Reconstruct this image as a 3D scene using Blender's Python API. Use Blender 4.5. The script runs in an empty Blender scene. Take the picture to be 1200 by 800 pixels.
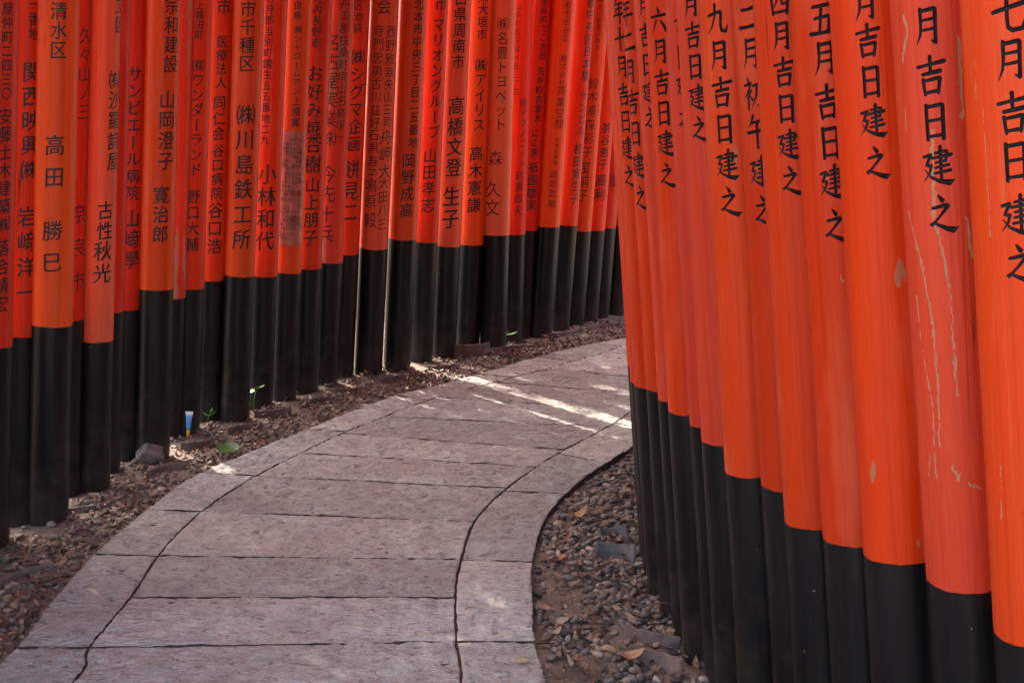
import bpy, bmesh, math, random
import numpy as np
from mathutils import Vector, Matrix

random.seed(7); rng = np.random.default_rng(7)
S = bpy.context.scene
COL = S.collection

# ------------------------------------------------------------------ camera, sky, sun, exposure
CAM_H = 1.6
PITCH = math.atan(275 / 1500.0)
cam_d = bpy.data.cameras.new("camera"); cam_d.sensor_width = 36; cam_d.lens = 45
cam_d.clip_start = 0.05; cam_d.clip_end = 2000
cam = bpy.data.objects.new("camera", cam_d); COL.objects.link(cam)
cam.location = (0, 0, CAM_H); cam.rotation_euler = (math.pi / 2 - PITCH, 0, 0)
S.camera = cam

SUN_EL, SUN_AZ = math.radians(47), math.radians(-36)      # azimuth measured from +Y towards +X
world = bpy.data.worlds.new("World"); S.world = world; world.use_nodes = True
wn = world.node_tree
bg = wn.nodes["Background"]
sky = wn.nodes.new("ShaderNodeTexSky"); sky.sky_type = 'NISHITA'; sky.sun_disc = False
sky.sun_elevation = SUN_EL; sky.sun_rotation = SUN_AZ
sky.air_density = 1.0; sky.dust_density = 6.0; sky.ozone_density = 1.0
wn.links.new(sky.outputs[0], bg.inputs[0]); bg.inputs[1].default_value = 0.15
sun_d = bpy.data.lights.new("sun", 'SUN'); sun_d.energy = 2.0; sun_d.angle = math.radians(0.5); sun_d.color = (1, 0.95, 0.87)
sun = bpy.data.objects.new("sun", sun_d); COL.objects.link(sun)
to_sun = Vector((math.sin(SUN_AZ) * math.cos(SUN_EL), math.cos(SUN_AZ) * math.cos(SUN_EL), math.sin(SUN_EL)))
sun.location = to_sun * 60
sun.rotation_euler = to_sun.to_track_quat('Z', 'Y').to_euler()
S.view_settings.view_transform = 'Standard'; S.view_settings.look = 'None'
S.view_settings.exposure = 2.88; S.view_settings.gamma = 1; S.view_settings.use_curve_mapping = False
S.render.engine = 'CYCLES'
S.cycles.max_bounces = 12; S.cycles.diffuse_bounces = 7; S.cycles.glossy_bounces = 4
S.cycles.use_denoising = True

# ------------------------------------------------------------------ projection helpers (photograph 1200 x 800, focal 1500 px)
FWD = Vector((0, math.cos(PITCH), -math.sin(PITCH))); UP = Vector((0, math.sin(PITCH), math.cos(PITCH)))
CAMP = Vector((0, 0, CAM_H)); FPX = 1500.0
def proj(p):
    q = p - CAMP; d = q.dot(FWD)
    return 600 + FPX * q.x / d, 400 - FPX * q.dot(UP) / d, d
def ray(px, py): return (Vector((1, 0, 0)) * ((px - 600) / FPX) + UP * ((400 - py) / FPX) + FWD)
def ground(px, py, z=0.0):
    r = ray(px, py); t = (z - CAM_H) / r.z
    return CAMP + r * t

# ------------------------------------------------------------------ linking helpers
def link(o, parent=None):
    COL.objects.link(o)
    if parent is not None: o.parent = parent
    return o
def mesh_obj(name, verts, faces, mat, parent=None, smooth=False, attrs=None, mats=None, midx=None):
    m = bpy.data.meshes.new(name)
    m.from_pydata([tuple(v) for v in verts], [], [tuple(f) for f in faces])
    for mm in (mats or [mat]): m.materials.append(mm)
    if midx is not None: m.polygons.foreach_set("material_index", midx)
    if smooth: m.polygons.foreach_set("use_smooth", [True] * len(m.polygons))
    for k, v in (attrs or {}).items():
        v = np.asarray(v, dtype=np.float32)
        if v.ndim == 1:
            a = m.attributes.new(k, 'FLOAT', 'POINT'); a.data.foreach_set("value", v)
        else:
            a = m.attributes.new(k, 'FLOAT_COLOR', 'POINT'); a.data.foreach_set("color", v.ravel())
    m.update()
    return link(bpy.data.objects.new(name, m), parent)
def np_mesh(name, V, F, mat, parent=None, attrs=None, smooth=True):
    """V (n,3), F (m,k) all faces of the same size"""
    m = bpy.data.meshes.new(name); k = F.shape[1]
    m.vertices.add(len(V)); m.vertices.foreach_set("co", np.asarray(V, np.float32).ravel())
    m.loops.add(F.size); m.loops.foreach_set("vertex_index", np.ascontiguousarray(F, np.int32).ravel())
    m.polygons.add(len(F)); m.polygons.foreach_set("loop_start", np.arange(0, F.size, k, dtype=np.int32))
    m.polygons.foreach_set("use_smooth", np.full(len(F), smooth))
    m.materials.append(mat)
    for kk, v in (attrs or {}).items():
        v = np.asarray(v, np.float32)
        if v.ndim == 1:
            a = m.attributes.new(kk, 'FLOAT', 'POINT'); a.data.foreach_set("value", v)
        else:
            a = m.attributes.new(kk, 'FLOAT_COLOR', 'POINT'); a.data.foreach_set("color", v.ravel())
    m.update(calc_edges=True); m.validate()
    return link(bpy.data.objects.new(name, m), parent)
def tag(o, label=None, cat=None, group=None, kind=None):
    if label: o["label"] = label
    if cat: o["category"] = cat
    if group: o["group"] = group
    if kind: o["kind"] = kind
    return o
def empty(name, loc):
    o = bpy.data.objects.new(name, None); o.location = loc; o.empty_display_size = .1
    return link(o)

# ------------------------------------------------------------------ materials
def new_mat(name):
    m = bpy.data.materials.new(name); m.use_nodes = True
    return m, m.node_tree.nodes, m.node_tree.links, m.node_tree.nodes["Principled BSDF"]
def nd(N, t, **kw):
    n = N.new(t)
    for k, v in kw.items(): setattr(n, k, v)
    return n
def mixc(N, L, fac, a, b):
    n = N.new("ShaderNodeMix"); n.data_type = 'RGBA'
    for sock, v in ((n.inputs[0], fac), (n.inputs[6], a), (n.inputs[7], b)):
        if hasattr(v, "links"): L.new(v, sock)
        else: sock.default_value = v
    return n.outputs[2]
def ramp(N, L, src, stops):
    n = N.new("ShaderNodeValToRGB"); L.new(src, n.inputs[0])
    e = n.color_ramp.elements
    while len(e) < len(stops): e.new(.5)
    for i, (p, c) in enumerate(stops):
        e[i].position = p; e[i].color = c if len(c) == 4 else (*c, 1)
    return n.outputs[0]
def noise(N, L, scale, detail=4, rough=.55, vec=None, stretch=None, coord="Object", seed=None):
    n = N.new("ShaderNodeTexNoise"); n.inputs["Scale"].default_value = scale
    n.inputs["Detail"].default_value = detail; n.inputs["Roughness"].default_value = rough
    tc = N.new("ShaderNodeTexCoord"); v = tc.outputs[coord]
    if stretch:
        mp = N.new("ShaderNodeMapping"); mp.inputs["Scale"].default_value = stretch; L.new(v, mp.inputs[0]); v = mp.outputs[0]
    if seed is not None:                      # each pillar its own pattern
        a = N.new("ShaderNodeVectorMath"); a.operation = 'ADD'
        oi = N.new("ShaderNodeObjectInfo"); ml = N.new("ShaderNodeMath"); ml.operation = 'MULTIPLY'; ml.inputs[1].default_value = seed
        L.new(oi.outputs["Random"], ml.inputs[0]); L.new(v, a.inputs[0]); L.new(ml.outputs[0], a.inputs[1]); v = a.outputs[0]
    L.new(v, n.inputs[0])
    return n.outputs[0]
def bump(N, L, bs, h, strength, dist, prev=None):
    b = N.new("ShaderNodeBump"); b.inputs["Strength"].default_value = strength; b.inputs["Distance"].default_value = dist
    L.new(h, b.inputs["Height"])
    if prev is not None: L.new(prev, b.inputs["Normal"])
    L.new(b.outputs[0], bs.inputs["Normal"])
    return b.outputs[0]

WOOD_BARE = (0.30, 0.17, 0.085, 1)
def vermilion(name, col, col2, rough=.42, peel=.0, ink=False):
    m, N, L, bs = new_mat(name)
    streak = noise(N, L, 1, 5, .6, stretch=(38, 38, 1.3), seed=17.0)
    broad = noise(N, L, 1, 3, .5, stretch=(6, 6, .8), seed=9.0)
    c = mixc(N, L, ramp(N, L, broad, [(.33, (0, 0, 0)), (.68, (1, 1, 1))]), col, col2)
    oi = N.new("ShaderNodeObjectInfo")
    hs = N.new("ShaderNodeHueSaturation"); L.new(c, hs.inputs["Color"])
    mr = N.new("ShaderNodeMapRange"); L.new(oi.outputs["Random"], mr.inputs[0]); mr.inputs[3].default_value = .86; mr.inputs[4].default_value = 1.1
    L.new(mr.outputs[0], hs.inputs["Value"]); c = hs.outputs[0]
    grain = noise(N, L, 1, 6, .7, stretch=(70, 70, .9), seed=27.0)
    c = mixc(N, L, ramp(N, L, grain, [(.36, (.42, .42, .42)), (.52, (0, 0, 0))]), c, (col[0] * .66, col[1] * .5, col[2] * .6, 1))
    fade = noise(N, L, 1, 4, .6, stretch=(9, 9, 2.4), seed=83.0)
    c = mixc(N, L, ramp(N, L, fade, [(.55, (0, 0, 0)), (.78, (.45, .45, .45))]), c, (.60, .115, .05, 1))
    # thin pale rubbed streaks along the grain
    fine = noise(N, L, 1, 3, .65, stretch=(120, 120, 2.2), seed=31.0)
    sf = ramp(N, L, fine, [(.62, (0, 0, 0)), (.74, (.5, .5, .5))])
    c = mixc(N, L, sf, c, (min(1, col[0] * 1.12), col[1] * 2.3, col[2] * 4 + .02, 1))
    # small chips down to the wood
    chip = noise(N, L, 1, 2, .5, stretch=(16, 16, 5), seed=53.0)
    c = mixc(N, L, ramp(N, L, chip, [(.735, (0, 0, 0)), (.745, (.7, .7, .7))]), c, WOOD_BARE)
    ck = noise(N, L, 1, 2, .5, stretch=(26, 26, .55), seed=41.0); cm = noise(N, L, 1, 2, .5, stretch=(5, 5, 1.1), seed=61.0)
    sb = N.new("ShaderNodeMath"); sb.operation = 'SUBTRACT'; L.new(ck, sb.inputs[0]); sb.inputs[1].default_value = .5
    ab = N.new("ShaderNodeMath"); ab.operation = 'ABSOLUTE'; L.new(sb.outputs[0], ab.inputs[0])
    cl = ramp(N, L, ab.outputs[0], [(.0015, (1, 1, 1)), (.005, (0, 0, 0))]); cg = ramp(N, L, cm, [(.60, (0, 0, 0)), (.66, (1, 1, 1))])
    mm = N.new("ShaderNodeMath"); mm.operation = 'MULTIPLY'; L.new(cl, mm.inputs[0]); L.new(cg, mm.inputs[1])
    c = mixc(N, L, mm.outputs[0], c, (.10, .012, .005, 1))
    if peel:
        p1 = noise(N, L, 1, 6, .62, stretch=(15, 15, 2.0), seed=71.0)
        pf = ramp(N, L, p1, [(.66 - peel * .1, (0, 0, 0)), (.675 - peel * .1, (.85, .85, .85))])
        c = mixc(N, L, pf, c, (.36, .2, .11, 1))
    if ink:
        at = N.new("ShaderNodeAttribute"); at.attribute_name = "scar"
        sc = ramp(N, L, at.outputs["Fac"], [(.46, (0, 0, 0)), (.54, (.8, .8, .8))]); c = mixc(N, L, sc, c, (.33, .2, .1, 1))
        ai = N.new("ShaderNodeAttribute"); ai.attribute_name = "ink"
        ik = ramp(N, L, ai.outputs["Fac"], [(.47, (0, 0, 0)), (.53, (1, 1, 1))]); c = mixc(N, L, ik, c, (.012, .010, .011, 1))
        rr = N.new("ShaderNodeMapRange"); L.new(ik, rr.inputs[0]); rr.inputs[3].default_value = rough; rr.inputs[4].default_value = .3
        L.new(rr.outputs[0], bs.inputs["Roughness"])
    else:
        rm = N.new("ShaderNodeMapRange"); L.new(broad, rm.inputs[0]); rm.inputs[3].default_value = rough - .1; rm.inputs[4].default_value = rough + .14
        L.new(rm.outputs[0], bs.inputs["Roughness"])
    L.new(c, bs.inputs["Base Color"])
    bs.inputs["Specular IOR Level"].default_value = .2
    b = bump(N, L, bs, streak, .5, .006)
    b = bump(N, L, bs, grain, .35, .003, b)
    b = bump(N, L, bs, fine, .25, .002, b)
    return m
V_BRIGHT = vermilion("vermilion_paint", (.57, .030, .002, 1), (.63, .043, .003, 1))
V_GLOW_ORANGE = vermilion("glow_orange_vermilion_paint", (.62, .060, .005, 1), (.68, .082, .008, 1), .38)  # warmer red stands in for light glowing on these left pillars
V_GLOW_PALE = vermilion("glow_pale_vermilion_paint", (.64, .125, .045, 1), (.70, .19, .085, 1), .45)  # side glow on the pillar put into a paler paint colour
V_GLOW_SOFT = vermilion("glow_soft_vermilion_paint", (.62, .080, .022, 1), (.66, .115, .042, 1), .45)  # bleached red, lightened further to carry the glow in its colour
V_DEEP = vermilion("deep_vermilion_paint", (.55, .021, .004, 1), (.62, .032, .006, 1))
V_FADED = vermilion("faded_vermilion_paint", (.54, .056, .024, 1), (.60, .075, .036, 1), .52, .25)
V_PEEL = vermilion("peeling_vermilion_paint", (.58, .032, .008, 1), (.62, .056, .02, 1), .5, 1.0)
C_BRIGHT = vermilion("carved_vermilion_paint", (.52, .031, .002, 1), (.57, .042, .003, 1), .42, 0, True)
C_FADED = vermilion("carved_faded_vermilion_paint", (.52, .040, .014, 1), (.58, .054, .017, 1), .5, 0, True)
C_ORANGE = vermilion("carved_orange_vermilion_paint", (.57, .052, .005, 1), (.60, .043, .004, 1), .42, 0, True)

def black_paint():
    m, N, L, bs = new_mat("black_paint")
    a = noise(N, L, 1, 4, .6, stretch=(30, 30, 1.5), seed=13.0)
    c = ramp(N, L, a, [(.3, (.0028, .0026, .0026)), (.7, (.008, .0065, .006))])
    sp = noise(N, L, 14, 6, .7, seed=5.0)               # mud splashed up the foot of the pillar
    g = N.new("ShaderNodeTexCoord"); sx = N.new("ShaderNodeSeparateXYZ"); L.new(g.outputs["Object"], sx.inputs[0])
    mr = N.new("ShaderNodeMapRange"); L.new(sx.outputs[2], mr.inputs[0]); mr.inputs[1].default_value = .0; mr.inputs[2].default_value = .55
    mr.inputs[3].default_value = .30; mr.inputs[4].default_value = -.18
    ad = N.new("ShaderNodeMath"); ad.operation = 'ADD'; L.new(sp, ad.inputs[0]); L.new(mr.outputs[0], ad.inputs[1])
    c = mixc(N, L, ramp(N, L, ad.outputs[0], [(.52, (0, 0, 0)), (.80, (.38, .38, .38))]), c, (.075, .05, .036, 1))
    sc = noise(N, L, 1, 5, .7, stretch=(28, 28, 3.0), seed=33.0)
    c = mixc(N, L, ramp(N, L, sc, [(.62, (0, 0, 0)), (.72, (.4, .4, .4))]), c, (.045, .036, .03, 1))
    dots = noise(N, L, 60, 1, .5, seed=23.0)
    c = mixc(N, L, ramp(N, L, dots, [(.80, (0, 0, 0)), (.82, (.5, .5, .5))]), c, (.25, .23, .2, 1))
    L.new(c, bs.inputs["Base Color"])
    rg = ramp(N, L, a, [(.3, (.30,) * 3), (.7, (.48,) * 3)]); L.new(rg, bs.inputs["Roughness"])
    bs.inputs["Specular IOR Level"].default_value = .27
    bump(N, L, bs, a, .5, .006)
    return m
BLACK = black_paint()
def plain(name, col, rough, spec=.4, nscale=None, var=.3, bstr=.3, bd=.003):
    m, N, L, bs = new_mat(name)
    if nscale:
        n = noise(N, L, nscale, 5, .6)
        lo = tuple(c * (1 - var) for c in col[:3]); hi = tuple(min(1, c * (1 + var)) for c in col[:3])
        L.new(ramp(N, L, n, [(.3, lo), (.7, hi)]), bs.inputs["Base Color"]); bump(N, L, bs, n, bstr, bd)
    else: bs.inputs["Base Color"].default_value = (*col[:3], 1)
    bs.inputs["Roughness"].default_value = rough; bs.inputs["Specular IOR Level"].default_value = spec
    return m
INK = plain("black_ink", (.012, .010, .010), .45)
INK_FADED = plain("worn_ink", (.045, .010, .007), .6)
def vcol_mat(name, rough, spec, nscale, var, bstr, bd):
    m, N, L, bs = new_mat(name)
    at = N.new("ShaderNodeAttribute"); at.attribute_name = "tint"
    n = noise(N, L, nscale, 4, .6)
    mul = N.new("ShaderNodeMix"); mul.data_type = 'RGBA'; mul.blend_type = 'MULTIPLY'; mul.inputs[0].default_value = 1
    L.new(at.outputs["Color"], mul.inputs[6]); L.new(ramp(N, L, n, [(.3, (1 - var,) * 3), (.7, (1, 1, 1))]), mul.inputs[7])
    L.new(mul.outputs[2], bs.inputs["Base Color"]); bs.inputs["Roughness"].default_value = rough
    bs.inputs["Specular IOR Level"].default_value = spec
    bump(N, L, bs, n, bstr, bd)
    return m
PEBBLE = vcol_mat("river_pebble", .55, .4, 45, .35, .3, .003)
LEAF = vcol_mat("dead_leaf", .6, .35, 60, .4, .4, .002)
def soil_mat():
    m, N, L, bs = new_mat("soil")
    n = noise(N, L, 9, 8, .65); f = noise(N, L, 90, 4, .7); g = noise(N, L, 260, 2, .6)
    c = ramp(N, L, n, [(.3, (.12, .080, .056)), (.55, (.21, .15, .108)), (.75, (.29, .215, .16))])
    c = mixc(N, L, ramp(N, L, f, [(.45, (0, 0, 0)), (.7, (.6, .6, .6))]), c, (.055, .036, .027, 1))
    c = mixc(N, L, ramp(N, L, g, [(.66, (0, 0, 0)), (.72, (.7, .7, .7))]), c, (.30, .25, .20, 1))
    L.new(c, bs.inputs["Base Color"]); bs.inputs["Roughness"].default_value = .85; bs.inputs["Specular IOR Level"].default_value = .2
    p = bump(N, L, bs, f, .7, .012); bump(N, L, bs, g, .5, .004, p)
    return m
SOIL = soil_mat()
def stone_mat():
    m, N, L, bs = new_mat("chiselled_stone")
    geo = N.new("ShaderNodeNewGeometry")
    rnd = N.new("ShaderNodeObjectInfo")
    big = noise(N, L, 2.2, 5, .6); mid = noise(N, L, 14, 6, .68)
    grain = noise(N, L, 130, 3, .7)
    chis = noise(N, L, 1, 3, .62, stretch=(30, 75, 30))
    c = ramp(N, L, mid, [(.28, (.245, .220, .182)), (.5, (.39, .357, .303)), (.74, (.535, .50, .428))])
    c = mixc(N, L, ramp(N, L, big, [(.36, (0, 0, 0)), (.66, (.6, .6, .6))]), c, (.28, .215, .175, 1))
    c = mixc(N, L, ramp(N, L, grain, [(.58, (0, 0, 0)), (.72, (.6, .6, .6))]), c, (.66, .60, .54, 1))
    pits = noise(N, L, 1, 3, .62, stretch=(26, 62, 30))
    c = mixc(N, L, ramp(N, L, pits, [(.35, (.7, .7, .7)), (.43, (0, 0, 0))]), c, (.14, .095, .075, 1))  # shade inside the chisel pits painted into the stone colour
    hs = N.new("ShaderNodeHueSaturation"); L.new(c, hs.inputs["Color"])
    mr = N.new("ShaderNodeMapRange"); L.new(rnd.outputs["Random"], mr.inputs[0]); mr.inputs[3].default_value = .78; mr.inputs[4].default_value = 1.14
    L.new(mr.outputs[0], hs.inputs["Value"]); L.new(hs.outputs[0], bs.inputs["Base Color"])
    bs.inputs["Roughness"].default_value = .78; bs.inputs["Specular IOR Level"].default_value = .3
    p = bump(N, L, bs, chis, .9, .02); p = bump(N, L, bs, pits, .8, .012, p); p = bump(N, L, bs, mid, .6, .02, p); bump(N, L, bs, grain, .5, .004, p)
    return m
STONE = stone_mat()
TILE_BROWN = plain("brown_clay_tile", (.13, .09, .07), .75, .25, 25, .4, .5, .004)
TILE = plain("grey_roof_tile", (.13, .115, .105), .7, .3, 25, .45, .5, .004)
BOULDER = plain("rough_stone", (.14, .105, .09), .85, .2, 18, .4, .8, .01)
PLATE = plain("worn_notice_metal", (.38, .115, .075), .4, .5, 22, .55, .15, .001)
GREEN = plain("fresh_green_leaf", (.085, .27, .015), .45, .4, 30, .3, .2, .002)
DGREEN = plain("broad_green_leaf", (.045, .115, .012), .4, .45, 30, .35, .3, .002)
TWIG = plain("dry_twig", (.13, .075, .05), .8, .2, 40, .4, .5, .003)

# ------------------------------------------------------------------ curves on the ground
def spline(pts, n=400):
    """Catmull-Rom through 2-D points, resampled by arc length"""
    P = np.array(pts, float); P = np.vstack([2 * P[0] - P[1], P, 2 * P[-1] - P[-2]])
    out = []
    for i in range(1, len(P) - 2):
        p0, p1, p2, p3 = P[i - 1:i + 3]
        t = np.linspace(0, 1, 24, endpoint=False)[:, None]
        out.append(.5 * ((2 * p1) + (-p0 + p2) * t + (2 * p0 - 5 * p1 + 4 * p2 - p3) * t ** 2 + (-p0 + 3 * p1 - 3 * p2 + p3) * t ** 3))
    out.append(P[-2:-1]); Q = np.vstack(out)
    d = np.r_[0, np.cumsum(np.linalg.norm(np.diff(Q, axis=0), axis=1))]
    u = np.linspace(0, d[-1], n)
    return np.c_[np.interp(u, d, Q[:, 0]), np.interp(u, d, Q[:, 1])]
def gp(L): return [tuple(ground(*p).xy) for p in L]
E_LO = spline([(-1.62, -3), (-1.62, 0), (-1.6, 2.6)] + gp([(0, 776), (60, 703), (110, 648), (171, 597), (222, 560), (290, 530), (362, 501), (457, 465), (526, 447), (580, 432), (661, 409.5), (730, 396)]) + [(1.5, 9.45), (2.6, 10.0), (4.2, 10.3)])
E_LJ = spline([(-1.34, -3), (-1.34, 0), (-1.32, 2.4)] + gp([(87, 797), (103, 760), (156, 695), (186, 650), (232, 602), (295, 560), (355, 529), (409, 504), (497, 470), (550, 454.5), (598, 442.5), (694, 417)]) + [(.85, 8.66), (1.62, 9.2), (2.7, 9.72), (4.2, 10.02)])
E_RJ = spline([(-.1, -3), (-.14, 0), (-.15, 2.6)] + gp([(540, 800), (535, 752), (534, 701), (538, 666), (558, 608), (600, 567), (652, 532), (712, 500)]) + [(.80, 6.95), (1.5, 7.86), (2.55, 8.62), (4.2, 8.98)])
E_RO = spline([(.3, -3), (.24, 0), (.14, 2.6)] + gp([(641, 800), (628, 751), (625, 700), (625, 661), (636, 616), (656, 586), (690, 556), (733, 528)]) + [(.98, 6.72), (1.7, 7.62), (2.7, 8.36), (4.2, 8.72)])
def nearest_u(curve, p):
    return int(np.argmin(((curve - np.array(p)) ** 2).sum(1)))

# ------------------------------------------------------------------ ground (one sheet to the horizon)
def vnoise(x, y, seed=0):
    """smooth value noise"""
    def h(i, j):
        k = (i * 374761393 + j * 668265263 + seed * 1442695041) & 0xffffffff
        k = ((k ^ (k >> 13)) * 1274126177) & 0xffffffff
        return ((k ^ (k >> 16)) & 0xffff) / 65535.0
    xi = np.floor(x).astype(np.int64); yi = np.floor(y).astype(np.int64)
    fx = x - xi; fy = y - yi; fx = fx * fx * (3 - 2 * fx); fy = fy * fy * (3 - 2 * fy)
    return (h(xi, yi) * (1 - fx) + h(xi + 1, yi) * fx) * (1 - fy) + (h(xi, yi + 1) * (1 - fx) + h(xi + 1, yi + 1) * fx) * fy
def ground_z(x, y):
    x = np.asarray(x, float); y = np.asarray(y, float)
    z = -.045 + .020 * (vnoise(x * 3, y * 3, 1) - .5) + .014 * (vnoise(x * 9, y * 9, 2) - .5) + .007 * (vnoise(x * 28, y * 28, 3) - .5)
    left = np.clip((-x + y * .34 - .9) / .6, 0, 1)          # a little higher beside the outer kerb
    return z + .014 * left
gx = np.unique(np.r_[-600, -250, -100, -40, -20, -12, -8, -5.5, np.arange(-4, 4.001, .035), 5.5, 8, 12, 20, 40, 100, 250, 600])
gy = np.unique(np.r_[-600, -250, -100, -40, -20, -10, -6, -3, -1, .5, np.arange(1.8, 11.001, .035), 12.5, 15, 20, 40, 100, 250, 600])
GX, GY = np.meshgrid(gx, gy)
Z = ground_z(GX, GY); far = (np.abs(GX) > 4.2) | (GY > 11.2) | (GY < 1.5); Z[far] = -.045
nx, ny = len(gx), len(gy)
idx = np.arange(nx * ny).reshape(ny, nx)
F = np.stack([idx[:-1, :-1], idx[:-1, 1:], idx[1:, 1:], idx[1:, :-1]], -1).reshape(-1, 4)
tag(np_mesh("ground", np.stack([GX, GY, Z], -1).reshape(-1, 3), F, SOIL), "brown earth with grit beside and beneath the stone path", "ground", kind="structure")

# ------------------------------------------------------------------ the stone path: bed, slabs, kerb stones
def curve_seg(curve, a, b, n):
    u = np.linspace(a, b, n); k = np.arange(len(curve))
    return np.c_[np.interp(u, k, curve[:, 0]), np.interp(u, k, curve[:, 1])]
bedL, bedR = (E_LO * .93 + E_LJ * .07)[::4], (E_RO * .93 + E_RJ * .07)[::4]
bv = [(*p, -.010) for p in bedL] + [(*p, -.010) for p in bedR]
n = len(bedL); bf = [(i, n + i, n + i + 1, i + 1) for i in range(n - 1)]
JOINT = plain("joint_dirt", (.085, .050, .037), .95, .1, 60, .4, .5, .004)
path = mesh_obj("path", bv, bf, JOINT); tag(path, "curved stone path paved with chiselled slabs between two kerb rows", "path", kind="structure")
def slab(name, A, B, Cc, D, nu=18, nv=10, gap=.0055):
    """A..B along the left edge curve points (nv), D..C along the right edge; arrays of shape (nv,2)"""
    Lp, Rp = A, B
    wid = np.linalg.norm(Rp[0] - Lp[0]); ln = np.linalg.norm(Lp[-1] - Lp[0])
    def rows(k, size): e = min(.1, .011 / size); return np.r_[0, e, np.linspace(e, 1 - e, k - 2)[1:-1], 1 - e, 1]
    t = rows(nu, wid)[None, :, None]; v = rows(nv, ln) * (nv - 1); kk = np.arange(nv)
    Lp = np.c_[np.interp(v, kk, Lp[:, 0]), np.interp(v, kk, Lp[:, 1])]; Rp = np.c_[np.interp(v, kk, Rp[:, 0]), np.interp(v, kk, Rp[:, 1])]
    G = Lp[:, None, :] * (1 - t) + Rp[:, None, :] * t
    c = G.mean((0, 1))
    # inset by the joint gap with a slightly uneven line
    du = G[:, -1] - G[:, 0]; du /= np.linalg.norm(du, axis=1)[:, None]
    dv = G[-1] - G[0]; dv /= np.linalg.norm(dv, axis=1)[:, None]
    jit = lambda k: gap * (.35 + .9 * vnoise(np.arange(k) * .16 + c[0] * 40, np.full(k, c[1] * 9), 15))[:, None]
    G[:, 0] += du * jit(nv); G[:, -1] -= du * jit(nv); wv = lambda k: gap * (.35 + 1.5 * vnoise(np.arange(nu) * .21 + k, np.full(nu, k * 3.3), 14))[:, None]
    G[0] += dv * wv(rng.uniform(0, 99)); G[-1] -= dv * wv(rng.uniform(0, 99))
    tilt = rng.normal(0, .001, 2); z0 = rng.normal(0, .0007)
    X, Y = G[..., 0], G[..., 1]
    ox, oy = rng.uniform(0, 90, 2); U = t[..., 0] * wid + ox + 0 * X; W = (v / (nv - 1))[:, None] * ln + oy + 0 * X
    z = z0 + tilt[0] * (X - c[0]) + tilt[1] * (Y - c[1]) + .007 * (vnoise(U * 7, W * 9, 5) - .5)
    z += .008 * (vnoise(U * 24 + 3 * vnoise(U * 9, W * 9, 11), W * 52, 6) - .5) + .006 * (vnoise(U * 52, W * 100, 8) - .5)
    z -= .010 * np.clip(vnoise(U * 30 + 5, W * 74, 12) - .70, 0, .3) / .3
    z[0] -= .0012 + .002 * vnoise(U[0] * 30, W[0], 3); z[-1] -= .0012 + .002 * vnoise(U[-1] * 30, W[-1], 3); z[:, 0] -= .0015; z[:, -1] -= .0015
    for e_, q_ in ((0, 2), (-1, -3)): z[e_] = z[q_] * .35 - .001; z[:, e_] = z[:, q_] * .5 - .001
    V = np.stack([X, Y, z], -1).reshape(-1, 3); id_ = np.arange(nu * nv).reshape(nv, nu)
    F = np.stack([id_[:-1, :-1], id_[:-1, 1:], id_[1:, 1:], id_[1:, :-1]], -1).reshape(-1, 4)
    ring = np.r_[id_[0, :-1], id_[:-1, -1], id_[-1, :0:-1], id_[:0:-1, 0]]
    low = V[ring].copy(); low[:, 2] = -.10
    k = len(V); m = len(ring); V = np.vstack([V, low]); r2 = np.arange(m) + k
    F2 = np.stack([ring, r2, np.roll(r2, -1), np.roll(ring, -1)], -1)
    o = np_mesh(name, V, np.vstack([F, F2]), STONE, path)
    o.data.materials.append(JOINT); o.data.polygons.foreach_set('material_index', np.r_[np.zeros(len(F), np.int32), np.ones(len(F2), np.int32)])
    o.data.polygons.foreach_set('use_smooth', np.r_[np.ones(len(F), bool), np.zeros(len(F2), bool)])
    return o
JL = [(100, 756), (157, 698), (190, 651), (243, 599), (300, 557), (355, 530), (405, 509), (460, 488)]
JR = [(537, 753), (538, 699), (547, 657), (560, 611), (594, 572), (628, 547), (662, 526), (716, 499)]
jl = [nearest_u(E_LJ, ground(*p).xy) for p in JL]; jr = [nearest_u(E_RJ, ground(*p).xy) for p in JR]
sl, sr = (jl[-1] - jl[-2]), (jr[-1] - jr[-2])
pl0, pr0 = jl[0], jr[0]
per = len(E_LJ) * .40 / 14.5
while jl[0] > 12: jl.insert(0, jl[0] - per); jr.insert(0, max(2, jr[0] - per))
k = 0
rest_l = (len(E_LJ) - 3 - jl[-1]); rest_r = (len(E_RJ) - 3 - jr[-1]); nrest = 12
jl0, jr0 = jl[-1], jr[-1]
for i in range(1, nrest + 1): jl.append(jl0 + rest_l * i / nrest); jr.append(jr0 + rest_r * i / nrest)
for i in range(len(jl) - 1):
    slab("paving_slab", curve_seg(E_LJ, jl[i], jl[i + 1], 56), curve_seg(E_RJ, jr[i], jr[i + 1], 56), None, None, 170, 56)
def kerbs(outer, inner, marks, flip):
    uo = [nearest_u(outer, ground(*a).xy) for a, b in marks]; ui = [nearest_u(inner, ground(*b).xy) for a, b in marks]
    while uo[0] > 24: uo.insert(0, uo[0] - 20); ui.insert(0, max(2, ui[0] - 20))
    ro, ri, m = len(outer) - 3 - uo[-1], len(inner) - 3 - ui[-1], 8
    o0, i0 = uo[-1], ui[-1]
    for i in range(1, m + 1): uo.append(o0 + ro * i / m); ui.append(i0 + ri * i / m)
    for i in range(len(uo) - 1):
        a, b = curve_seg(outer, uo[i], uo[i + 1], 120), curve_seg(inner, ui[i], ui[i + 1], 120)
        slab("kerb_stone", b if flip else a, a if flip else b, None, None, 44, 120)
kerbs(E_LO, E_LJ, [((14, 758), (100, 758)), ((110, 648), (186, 651)), ((171, 597), (238, 599)), ((240, 553), (292, 556)), ((362, 502), (405, 506)), ((463, 463), (505, 467)), ((558, 438), (598, 442))], False)
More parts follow.
